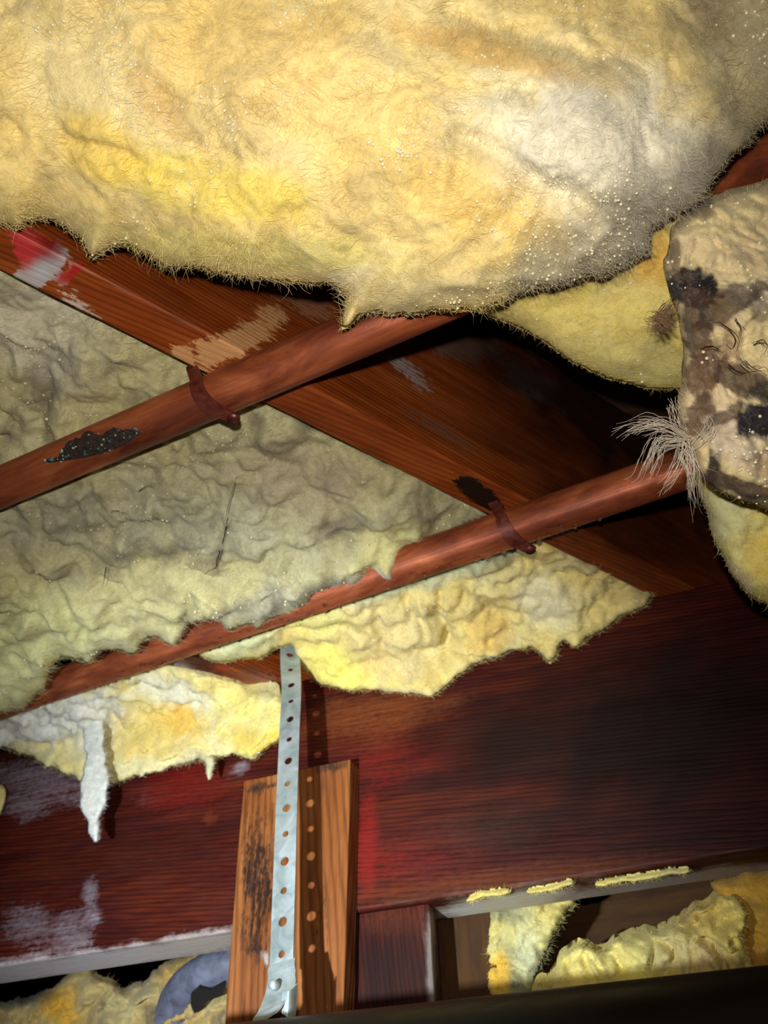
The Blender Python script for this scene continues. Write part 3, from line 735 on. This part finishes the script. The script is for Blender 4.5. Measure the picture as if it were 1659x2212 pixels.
# the big sagging batt overhead
wool('large sagging yellow glass wool batt filling the top, nearest the lens',
     [(-260, -320), (1900, -320), (1900, 60), (1760, 190), (1659, 262), (1590, 330), (1545, 385), (1500, 440), (1440, 478), (1408, 500), (1402, 540), (1330, 588), (1240, 610), (1130, 634),
      (1085, 648), (1040, 672), (960, 676), (900, 682), (840, 684), (780, 676), (752, 700), (738, 712), (742, 670), (752, 640), (735, 625), (700, 610), (620, 610), (540, 598), (470, 588), (410, 572),
      (350, 572), (318, 552), (290, 540), (262, 528), (225, 540), (204, 562), (186, 548), (170, 510), (140, 490), (95, 474), (62, 478), (40, 500), (10, 492), (-60, 470), (-260, 400)],
     depth_surface([(0, -250, .37), (800, -250, .37), (1700, -250, .40), (0, 100, .375), (300, 100, .365), (600, 200, .355), (900, 300, .350), (1250, 300, .350), (1500, 200, .385), (1650, 100, .41), (1640, 280, .42), (1450, 440, .40), (1250, 560, .405),
                    (300, 350, .385), (0, 350, .40), (100, 470, .435), (300, 540, .445), (600, 590, .44), (750, 640, .435), (900, 640, .425), (1050, 640, .42), (700, 450, .38), (1000, 480, .375)]),
     step=5.5, rag=9, R=150, T=0.045, thick=0.07, lumps=(0.0042, 0.0015, 0.0010), freq=17, seed=1, base=(234, 216, 158), tint=(232, 202, 108), dirt=(184, 164, 116), dirtamt=0.45,
     zones=[(1340, 330, 330, 170, 10, (226, 220, 196), 0.85), (1480, 450, 230, 110, -35, (172, 164, 148), 0.8), (1290, 530, 220, 100, -25, (168, 160, 140), 0.8), (1050, 610, 160, 36, -10, (186, 174, 136), 0.6), (1620, 120, 130, 260, 0, (158, 148, 118), 0.8), (1500, 50, 90, 70, 0, (150, 132, 92), 0.5),
            (1050, 110, 260, 30, 15, (206, 164, 84), 0.55), (600, 130, 300, 120, 10, (230, 198, 116), 0.5), (230, 330, 110, 70, 30, (238, 204, 70), 0.6), (470, 410, 220, 60, 10, (240, 220, 80), 0.5), (1020, 420, 180, 90, 20, (226, 188, 76), 0.5),
            (330, 210, 90, 40, 40, (196, 156, 92), 0.4), (760, 590, 60, 16, -12, (244, 226, 190), 0.8), (744, 538, 13, 8, 0, (84, 40, 24), 1.0), (1270, 300, 190, 120, 0, (218, 212, 192), 0.6), (560, 540, 330, 40, 5, (232, 222, 130), 0.5)],
     folds=[(960, 30, 1300, 130, 22, -0.006), (1000, 290, 1150, 380, 26, -0.008), (1150, 400, 1400, 480, 30, -0.009), (1120, 420, 1000, 560, 28, -0.004), (200, 20, 420, 330, 30, -0.004), (1200, 330, 1480, 280, 150, 0.006), (1230, 560, 1320, 480, 18, 0.005), (960, 620, 1240, 590, 14, 0.004), (550, 250, 760, 330, 26, -0.003), (150, 300, 300, 350, 16, -0.004), (700, 60, 930, 210, 30, 0.004)],
     fibres=52000, flen=(0.005, 0.017), edge=0.22, drops=2000, dropr=(0.0002, 0.0010), upness=0.6)

# yellow batt behind on the right
wool('clean pale yellow batt wedge between the joist and the mouldy batt',
     [(1000, 640), (1300, 540), (1420, 460), (1530, 400), (1560, 700), (1530, 845), (1480, 842), (1400, 840), (1310, 818), (1240, 785), (1180, 742), (1120, 706), (1060, 686)],
     z_surface([(1050, 670, .455), (1300, 600, .452), (1500, 450, .46), (1480, 840, .43), (1250, 770, .44), (1380, 700, .425)]), step=6, rag=3, R=55, T=0.016, thick=0.05, lumps=(0.003, 0.0012, 0.0008), freq=14, seed=2,
     base=(226, 210, 130), tint=(222, 200, 100), dirt=(190, 172, 110), zones=[(1420, 560, 60, 60, 0, (226, 176, 66), 0.7), (1400, 780, 200, 40, 10, (206, 198, 132), 0.5), (1440, 690, 24, 30, 40, (120, 96, 70), 0.5)], fibres=9000, edge=0.4, drops=60, upness=0.7, flen=(0.004, 0.011))

# mouldy torn batt
MB, MD = (70, 46, 32), (26, 19, 22)
mould = wool('torn pale batt blotched with black mould at the right edge',
     [(2200, 250), (1659, 392), (1590, 410), (1540, 436), (1500, 446), (1486, 470), (1452, 498), (1446, 540), (1436, 590), (1450, 640), (1470, 700), (1480, 760), (1474, 830), (1468, 880), (1474, 930), (1500, 985), (1512, 1030), (1540, 1052), (1580, 1076), (1620, 1086), (1670, 1104), (2200, 1200)],
     depth_surface([(1500, 470, .44), (1660, 400, .45), (1800, 400, .46), (1450, 560, .432), (1480, 750, .425), (1480, 900, .425), (1600, 650, .405), (1580, 850, .405), (1600, 980, .40), (1640, 1080, .42), (1800, 800, .41), (1800, 1100, .43)]), step=4.5, rag=6, R=45, T=0.022, thick=0.05,
     lumps=(0.0035, 0.003, 0.0016), freq=26, seed=3, base=(222, 200, 158), tint=(220, 204, 140), dirt=(196, 168, 130), dirtamt=0.45,
     zones=[(1640, 640, 60, 30, 0, (232, 224, 200), 0.6), (1490, 625, 56, 42, 30, MD, 1.0), (1500, 700, 30, 100, -8, MB, 0.85), (1570, 660, 80, 28, -30, MB, 0.85), (1640, 660, 26, 26, 0, MB, 0.6), (1520, 800, 36, 60, 10, (106, 78, 56), 0.9), (1600, 820, 60, 34, 25, MB, 0.85), (1650, 850, 30, 20, 0, MD, 0.7), (1510, 900, 30, 46, 0, (96, 72, 56), 0.9),
            (1575, 920, 60, 14, -20, (206, 186, 156), 0.8), (1545, 990, 14, 70, 4, MD, 0.95), (1590, 950, 60, 50, 0, (214, 196, 172), 0.8), (1645, 905, 50, 40, -20, (34, 27, 30), 1.0), (1600, 1050, 90, 20, 14, MB, 0.9), (1640, 1080, 40, 14, 10, MD, 0.6), (1570, 895, 50, 12, -40, MB, 0.8), (1640, 1000, 30, 30, 0, (170, 140, 120), 0.6), (1515, 455, 24, 22, 0, MB, 0.6), (1460, 560, 10, 40, 0, (120, 96, 70), 0.7), (1580, 740, 20, 40, 0, (130, 90, 56), 0.5)],
     folds=[(1470, 860, 1640, 900, 22, 0.005), (1540, 930, 1545, 1040, 16, -0.006), (1600, 930, 1620, 1030, 40, 0.007), (1480, 600, 1500, 760, 18, 0.004), (1500, 790, 1520, 930, 20, -0.005)],
     fibres=4500, edge=0.5, drops=120, upness=0.3, flen=(0.004, 0.011), crisp=0.3)
# pale torn fibres hanging from its corner
def tuft(strands, r0, name, parent, rgb, seed, per=26, spread=0.0022):
    rs = np.random.RandomState(seed); VV = []; FF = []; n = 0
    for pts in strands:
        P = spline([at_depth(np.array(float(x)), np.array(float(y)), np.array(d)) for x, y, d in pts], 14)
        for k in range(per):
            off = rs.normal(0, spread, 3); wob = np.stack([np.interp(np.arange(14), [0, 5, 9, 13], np.cumsum(rs.normal(0, spread * 0.9, 4))) for _ in range(3)], 1)
            tp = np.linspace(1.0, 0.25 + 0.5 * rs.rand(), 14)[:, None]; cut = rs.randint(9, 15)
            Q = (P + off * tp + wob)[:cut]
            V, F = tube(Q, 0.0003, 4, radii=np.linspace(r0, r0 * 0.4, len(Q)) * rs.uniform(0.5, 1.2), cap=False)
            VV.append(V); FF += [tuple(i + n for i in f) for f in F]; n += len(V)
    V = np.vstack(VV) - np.array(parent.location)
    o = build(name, V, FF, FIBRE, parent=parent, col=np.tile(lin(rgb), (len(V), 1))); o['kind'] = 'stuff'; return o
t1 = tuft([[(1480, 945, .42), (1440, 925, .415), (1400, 915, .412), (1365, 925, .412), (1332, 945, .413)], [(1480, 950, .42), (1430, 922, .41), (1380, 935, .412), (1345, 938, .412)], [(1475, 950, .42), (1420, 945, .415), (1400, 985, .415), (1385, 1020, .416), (1368, 1030, .418)],
      [(1480, 955, .42), (1430, 965, .415), (1412, 1000, .414), (1400, 1025, .415)], [(1450, 870, .43), (1460, 910, .42), (1475, 950, .42)], [(1480, 960, .42), (1470, 1000, .416), (1450, 1040, .418), (1430, 1062, .42)], [(1490, 960, .42), (1500, 1010, .416), (1496, 1060, .42), (1510, 1110, .43)], [(1500, 960, .418), (1530, 930, .41), (1520, 900, .41)], [(1475, 985, .42), (1500, 1035, .42), (1500, 1090, .43)]],
     0.00017, 'torn_fibres', mould, (238, 226, 206), 5, per=16, spread=0.0015)
t1['label'] = 'pale torn fibres hanging loose'
tuft([[(1440, 700, .428), (1415, 690, .426), (1405, 700, .426)], [(1450, 660, .428), (1430, 690, .426), (1450, 720, .426)]], 0.00022, 'torn_fibres', mould, (150, 118, 92), 6, per=40, spread=0.0018)

mv = np.empty(len(mould.data.vertices) * 3, np.float32); mould.data.vertices.foreach_get('co', mv); mv = mv.reshape(-1, 3) + np.array(mould.location)
mx_, my_ = to_px(mv); mz = (mv - CAM) @ _F
def on_mould(x, y):
    k = np.argsort((mx_ - x) ** 2 + (my_ - y) ** 2)[:8]; return (x, y, float(mz[k].min()) - 0.0012)
veins = tuft([[on_mould(x, y) for x, y in l] for l in ([(1560, 700), (1580, 715), (1590, 735), (1582, 750), (1570, 742)], [(1520, 755), (1545, 752), (1560, 765), (1552, 780)], [(1630, 745), (1645, 740), (1655, 752), (1650, 775)], [(1600, 780), (1620, 795), (1640, 790), (1655, 800)], [(1570, 790), (1590, 805), (1610, 800)], [(1590, 690), (1602, 712), (1598, 730)])],
      0.0002, 'mould_threads', mould, (70, 44, 28), 19, per=6, spread=0.0007)
veins['label'] = 'thin brown mould threads'
# low corner batt on the right
wool('rounded yellow batt bulging below the mouldy batt at right edge',
     [(1500, 1030), (1560, 1010), (2200, 1010), (2200, 1480), (1720, 1350), (1659, 1306), (1615, 1282), (1580, 1240), (1562, 1195), (1540, 1165), (1528, 1110)],
     depth_surface([(1520, 1070, .50), (1660, 1060, .47), (1600, 1180, .475), (1660, 1280, .49), (1800, 1200, .46)]), step=6, rag=4, R=60, T=0.03, thick=0.06, lumps=(0.004, 0.002, 0.001), seed=4,
     base=(222, 214, 140), tint=(222, 200, 84), dirt=(190, 186, 150), zones=[(1560, 1120, 50, 60, 0, (206, 208, 160), 0.6), (1650, 1200, 50, 60, 0, (222, 192, 74), 0.6), (1590, 1250, 24, 60, -30, (222, 206, 176), 0.5)], fibres=6000, edge=0.45, upness=0.4, flen=(0.004, 0.011))

# the bay beyond the joist
wool('grey-green damp batt between the two copper pipes on the left',
     [(-260, 330), (-60, 480), (20, 540), (66, 596), (200, 672), (400, 772), (700, 932), (900, 1028), (1030, 1085), (1060, 1112), (1020, 1130), (960, 1160), (905, 1172), (868, 1190), (862, 1225), (872, 1256), (840, 1268), (800, 1262), (752, 1268), (705, 1262), (680, 1290), (655, 1318), (618, 1332), (575, 1338), (566, 1365), (545, 1345), (505, 1362), (492, 1372), (470, 1342),
      (438, 1338), (405, 1352), (385, 1386), (368, 1398), (340, 1382), (310, 1386), (290, 1412), (230, 1402), (205, 1420), (190, 1446), (165, 1424), (135, 1424), (104, 1446), (96, 1470), (98, 1492), (60, 1520), (10, 1538), (-80, 1560), (-260, 1600)],
     z_surface([(-200, 700, H + .02), (60, 700, H + .025), (400, 850, H + .022), (700, 980, H + .02), (1000, 1110, H + .012), (0, 900, H + .015), (0, 1060, H - .002), (300, 980, H + .008), (150, 1000, H + .004), (500, 900, H + .016), (200, 1150, H - .018), (500, 1050, H - .004), (500, 1180, H - .022), (750, 1100, H - .004), (850, 1180, H - .018), (700, 1250, H - .042), (450, 1330, H - .056), (200, 1400, H - .058), (0, 1350, H - .055), (0, 1500, H - .058), (-200, 1500, H - .058), (840, 1240, H - .036), (600, 1310, H - .050)]),
     step=5.5, rag=7, R=46, T=0.02, thick=0.07, lumps=(0.010, 0.0045, 0.0018), freq=15, seed=5, base=(190, 183, 142), tint=(184, 172, 112), dirt=(124, 114, 92), dirtamt=0.85, tintamt=0.4,
     zones=[(60, 1400, 170, 120, 0, (226, 224, 160), 0.7), (350, 1300, 190, 90, 0, (222, 212, 150), 0.5), (840, 1180, 90, 50, -30, (222, 212, 140), 0.6), (800, 1255, 110, 20, -10, (196, 190, 180), 0.7), (450, 1120, 230, 90, 10, (180, 176, 150), 0.55), (80, 720, 160, 100, 30, (206, 200, 180), 0.6), (650, 1050, 160, 90, 20, (182, 168, 140), 0.6), (560, 1310, 150, 26, -15, (176, 170, 150), 0.6), (100, 1130, 160, 70, -10, (170, 166, 146), 0.6),
            (480, 1180, 6, 70, 18, (86, 74, 60), 0.5)],
     folds=[(90, 1250, 170, 1380, 16, -0.010), (600, 1220, 860, 1150, 22, -0.010), (640, 1270, 860, 1200, 30, 0.008), (300, 1210, 560, 1260, 26, -0.006), (860, 1160, 800, 1240, 14, -0.005), (230, 760, 390, 850, 40, 0.006), (120, 1180, 420, 1140, 24, -0.006), (480, 1060, 470, 1230, 12, -0.003)],
     fibres=36000, edge=0.3, drops=420, dropr=(0.0004, 0.0013), upness=0.75, flen=(0.005, 0.016))
bay = [o for o in SC.objects if o.get('label', '').startswith('grey-green damp')][0]
bv = np.empty(len(bay.data.vertices) * 3, np.float32); bay.data.vertices.foreach_get('co', bv); bv = bv.reshape(-1, 3) + np.array(bay.location)
bx, by = to_px(bv); bz = (bv - CAM) @ _F
def on_bay(x, y):
    k = np.argsort((bx - x) ** 2 + (by - y) ** 2)[:8]; return (x, y, float(bz[k].min()) - 0.0015)
hairs = tuft([[on_bay(x, y) for x, y in l] for l in ([(512, 1030), (500, 1070), (490, 1115), (492, 1150)], [(492, 1120), (484, 1165), (470, 1210), (468, 1225), (452, 1232), (440, 1243)], [(478, 1190), (472, 1215), (466, 1228)], [(300, 1058), (320, 1048), (345, 1050)], [(240, 1105), (255, 1104), (272, 1112), (282, 1122)], [(560, 1300), (575, 1290), (590, 1284)], [(230, 1225), (226, 1245), (222, 1270)])],
      0.0002, 'dark_hairs', bay, (52, 44, 36), 9, per=4, spread=0.0006)
hairs['label'] = 'dark stray threads stuck to the wool'
# between the lower pipe and the girder
wool('bright yellow torn batt piece on the girder top right of strap',
     [(425, 1412), (470, 1396), (530, 1382), (600, 1350), (640, 1310), (760, 1270), (870, 1215), (1030, 1165), (1140, 1130), (1240, 1190), (1330, 1240), (1412, 1284), (1396, 1308), (1340, 1336), (1290, 1368), (1240, 1398), (1222, 1380), (1205, 1400), (1188, 1440), (1172, 1420), (1150, 1398), (1090, 1408), (1040, 1432), (985, 1462), (955, 1490), (930, 1506), (880, 1504), (820, 1494), (760, 1490), (700, 1482), (664, 1462), (648, 1430), (636, 1396), (600, 1400), (560, 1424), (520, 1426), (490, 1436), (455, 1428)],
     draped([(700, 1300, H + .008), (900, 1220, H + .01), (1180, 1180, H + .012), (1400, 1290, H + .006), (640, 1350, H), (450, 1420, H - .016), (750, 1450, H - .034), (900, 1480, H - .03), (1180, 1420, H - .03), (1100, 1380, H - .022), (950, 1350, H - .018), (1290, 1340, H - .015)], 0.022),
     step=5, rag=6, R=34, T=0.016, thick=0.04, lumps=(0.011, 0.004, 0.0013), freq=20, seed=6, base=(228, 212, 144), tint=(230, 196, 96), dirt=(190, 180, 140),
     zones=[(720, 1450, 80, 50, 20, (246, 232, 110), 0.7), (690, 1340, 60, 50, 0, (240, 230, 130), 0.6), (850, 1390, 100, 80, 0, (222, 200, 140), 0.6), (520, 1400, 90, 26, -20, (212, 216, 168), 0.8), (1180, 1300, 70, 50, 0, (232, 222, 190), 0.6), (1060, 1370, 50, 30, 0, (222, 176, 84), 0.5), (950, 1230, 220, 36, -18, (186, 190, 160), 0.7), (1340, 1270, 60, 40, 20, (196, 176, 120), 0.5), (1260, 1200, 60, 40, 30, (176, 166, 130), 0.5), (880, 1500, 120, 14, -4, (236, 220, 160), 0.6)],
     folds=[(950, 1290, 970, 1440, 12, -0.010), (660, 1400, 800, 1420, 14, -0.006), (1010, 1300, 1120, 1350, 14, -0.006), (1000, 1400, 1180, 1420, 10, 0.004)],
     fibres=15000, edge=0.45, drops=130, upness=0.6, flen=(0.004, 0.011))
low = wool('yellow and white batt piece drooping over the girder left of strap',
     [(-260, 1560), (-60, 1520), (60, 1490), (200, 1450), (316, 1416), (380, 1440), (480, 1470), (600, 1496), (622, 1540), (615, 1590), (570, 1618), (552, 1642), (515, 1636), (490, 1628), (462, 1652), (452, 1690), (444, 1648), (415, 1640), (370, 1662), (330, 1668), (290, 1680), (240, 1692), (180, 1688), (130, 1672), (86, 1648), (50, 1625), (0, 1618), (-120, 1640), (-260, 1680)],
     draped([(-200, 1600, H - .02), (50, 1540, H - .005), (320, 1450, H + .006), (600, 1510, H + .004), (30, 1610, H - .022), (250, 1670, H - .045), (150, 1650, H - .04), (400, 1640, H - .035), (560, 1620, H - .03), (300, 1550, H - .018), (450, 1560, H - .018)], 0.022),
     step=5, rag=5, R=32, T=0.014, thick=0.035, lumps=(0.010, 0.005, 0.0016), freq=24, seed=7, base=(236, 224, 160), tint=(240, 210, 90), dirt=(206, 200, 180),
     zones=[(90, 1560, 170, 50, -12, (226, 226, 220), 0.9), (200, 1580, 60, 70, 0, (226, 224, 208), 0.6), (380, 1500, 110, 30, 20, (228, 226, 206), 0.8), (330, 1590, 90, 60, 0, (240, 206, 100), 0.6), (390, 1560, 30, 40, -40, (242, 190, 66), 0.6), (560, 1600, 70, 30, 0, (240, 206, 66), 0.7), (530, 1540, 90, 30, 10, (244, 230, 130), 0.6), (260, 1670, 130, 22, -6, (232, 222, 170), 0.7)],
     folds=[(300, 1480, 400, 1560, 12, -0.006), (420, 1560, 440, 1650, 12, -0.006), (230, 1520, 250, 1640, 16, -0.004)],
     fibres=13000, edge=0.4, drops=160, upness=0.6, flen=(0.004, 0.011))
s1 = wool('', [(186, 1500), (222, 1512), (226, 1560), (222, 1630), (234, 1690), (226, 1740), (216, 1765), (212, 1800), (206, 1826), (196, 1812), (190, 1770), (170, 1745), (172, 1700), (184, 1640), (184, 1570)],
     back_surf_(-0.045), step=3.5, rag=7, R=18, T=0.005, thick=0.008, lumps=(0.0015, 0.0015, 0.001), freq=50, seed=8, base=(232, 234, 230), tint=(226, 226, 214), dirt=(200, 200, 196), fibres=2600, edge=0.5, drops=24, flen=(0.003, 0.009), name='hanging_strand', parent=low, upness=0.2)
s1['label'] = 'white wet strand hanging down'
wool('', [(440, 1630), (462, 1636), (458, 1664), (452, 1694), (446, 1668)], back_surf_(-0.032), step=3, rag=2, R=8, T=0.002, thick=0.004, lumps=(0.0005, 0.0005, 0.0005), seed=9, base=(222, 216, 176), tint=(222, 216, 150), fibres=300, name='hanging_strand', parent=low, flen=(0.003, 0.007), upness=0.2)
wool('small pale tuft stuck on the girder at the left edge', [(-120, 1670), (-20, 1690), (14, 1700), (12, 1730), (-4, 1762), (-60, 1780), (-140, 1750)], back_surf_(-0.012), step=4, rag=4, R=16, T=0.006, thick=0.012, lumps=(0.002, 0.0015, 0.001), seed=10, base=(222, 206, 150), fibres=700, flen=(0.003, 0.008), upness=0.3)

# ------------------------------------------------------------------ what shows beneath the girder
bp_, bnn = A + bn * 0.16, bn
def back_surf(off): return plane_surface(A + bn * off, bn)
wool('crumpled amber and grey wool heap below the girder at bottom left', [(-200, 2150), (0, 2165), (80, 2150), (170, 2085), (215, 2105), (270, 2140), (330, 2100), (400, 2068), (520, 2045), (560, 2330), (-200, 2400)], back_surf(.13), step=5, rag=14, R=40, T=0.03, thick=0.04,
     lumps=(0.012, 0.008, 0.003), freq=24, seed=11, base=(196, 176, 120), tint=(206, 160, 60), dirt=(110, 92, 70), dirtamt=0.9, zones=[(130, 2180, 40, 50, 0, (222, 168, 40), 0.9), (40, 2140, 60, 30, 0, (46, 36, 40), 0.8), (250, 2180, 40, 50, 30, (190, 180, 130), 0.6), (380, 2100, 60, 24, -30, (214, 176, 84), 0.6), (300, 2110, 40, 40, 0, (206, 190, 150), 0.6)], fibres=5000, upness=0.2, drops=20)  # the near-black zone at upper left is shade painted into the wool
wool('yellow wool edge lit beside the plywood under the girder', [(1050, 1962), (1120, 1945), (1240, 1930), (1248, 1950), (1200, 2010), (1180, 2060), (1160, 2110), (1130, 2200), (1046, 2220)], back_surf(.055), step=5, rag=6, R=26, T=0.02, thick=0.03, lumps=(0.006, 0.005, 0.002), freq=30, seed=12, base=(206, 200, 140), tint=(226, 200, 90), dirt=(140, 140, 110), dirtamt=0.8, zones=[(1075, 2110, 26, 70, 0, (236, 186, 50), 0.8), (1100, 1975, 60, 22, 0, (130, 130, 104), 0.6), (1140, 2050, 26, 60, 0, (222, 222, 180), 0.6)], fibres=3000, upness=0.2)
wool('bright fluffy yellow wool pile behind the black drain pipe', [(1130, 2200), (1160, 2120), (1200, 2095), (1222, 2060), (1262, 2035), (1300, 2050), (1340, 2030), (1400, 2010), (1460, 1990), (1520, 1950), (1580, 1925), (1620, 1960), (1640, 2200), (1640, 2280), (1130, 2300)], back_surf(.012), step=5, rag=10, R=36, T=0.03, thick=0.04, lumps=(0.017, 0.010, 0.003), freq=26, seed=13, base=(240, 224, 134), tint=(246, 214, 90), dirt=(196, 170, 100), zones=[(1460, 2060, 80, 50, 0, (216, 196, 140), 0.6), (1510, 1980, 70, 50, 0, (206, 170, 84), 0.6), (1550, 2080, 80, 40, 0, (206, 176, 120), 0.6)], fibres=5000, upness=0.2)
wool('amber wool mass at the right edge under the girder', [(1530, 1905), (1620, 1880), (2300, 1800), (2300, 2200), (1560, 2220), (1600, 2050)], back_surf(.03), step=6, rag=8, R=36, T=0.02, thick=0.03, lumps=(0.005, 0.003, 0.001), seed=14, base=(206, 160, 60), tint=(196, 140, 40), dirt=(150, 104, 44), fibres=2000, upness=0.2)
# thin wool shreds squeezed along the girder's lower edge
for k, (x0, x1, lab) in enumerate(((1000, 1110, 'yellow wool shred caught under the girder edge, nearest the strap'), (1130, 1250, 'yellow wool shred caught under the girder edge, middle one'), (1275, 1500, 'yellow wool shred caught under the girder edge, farthest right'))):
    yb = lambda x: 2057 - 0.117 * x
    wool(lab, [(x0, yb(x0) + 6), (x0 + 30, yb(x0) - 6), (x1 - 20, yb(x1) - 8), (x1, yb(x1) - 6), (x1 - 10, yb(x1) + 3), (x0 + 10, yb(x0) + 9)], back_surf(-0.004), step=2.5, rag=5, R=6, T=0.003, thick=0.004, lumps=(0.0008, 0.0008, 0.0005), seed=20 + k, base=(216, 200, 120), fibres=260, flen=(0.003, 0.007), group='wool shreds along the girder edge')
# plywood and a dark plank beyond
pl = beam_pt(942, 1985, 0.06); pr = beam_pt(1062, 1985, 0.06)
ply = board('plywood_panel', np.array([pr[0], pr[1], pl[2] + 0.05]), -UP, -bd, bn, 0.5, np.linalg.norm((pr - pl)[:2]) + 0.0, 0.015, PLY, step=(0.02, 0.02, 0.01), stains_glints=[(1000, 2070, 80, 160, 0, (96, 64, 30), 1.2), (1150, 2070, 120, 160, 0, (96, 64, 30), 1.2)])
tag(ply, 'dim brown plywood panel standing behind the post', 'panel')
pl = beam_pt(1150, 1985, 0.16); pr = beam_pt(1700, 1900, 0.16)
pk = board('dark_plank', np.array([pl[0], pl[1], pl[2] - 0.10]), bd, bn, UP, np.linalg.norm((pr - pl)[:2]), 0.02, 0.22, PLY, step=(0.02, 0.02, 0.02), stains_glints=[(1400, 2000, 400, 200, 0, (86, 66, 54), 1.2)])
tag(pk, 'dark brown plank behind the fluffy yellow wool pile', 'plank')
# bent grey duct
dpts = [at_depth(np.array(float(x)), np.array(float(y)), np.array(d)) for x, y, d in ((360, 2330, .80), (366, 2230, .79), (392, 2150, .785), (445, 2105, .78), (520, 2080, .78), (600, 2070, .78))]
path = spline(dpts, 60); V, F = tube(path, 0.019, 28, noise_amp=0.06)
duct = build('duct_elbow', V, F, GREY); recentre(duct); tag(duct, 'bent blue-grey plastic duct under the girder at lower left', 'duct')
rs = np.random.RandomState(3)
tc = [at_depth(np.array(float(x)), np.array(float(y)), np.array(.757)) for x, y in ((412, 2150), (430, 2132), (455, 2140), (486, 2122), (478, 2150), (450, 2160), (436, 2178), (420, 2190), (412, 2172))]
V = np.vstack([tc, np.array(tc) + _F * 0.012]); n = len(tc); F = [tuple(range(n))[::-1], tuple(range(n, 2 * n))] + [(i, (i + 1) % n, n + (i + 1) % n, n + i) for i in range(n)]  # solid dark patch in place of the shade inside the tear
tr = build('torn_hole_shade_patch', V - np.array(duct.location), F, DARK, parent=duct, smooth=False); tr['label'] = 'black patch for the shade inside a torn opening'
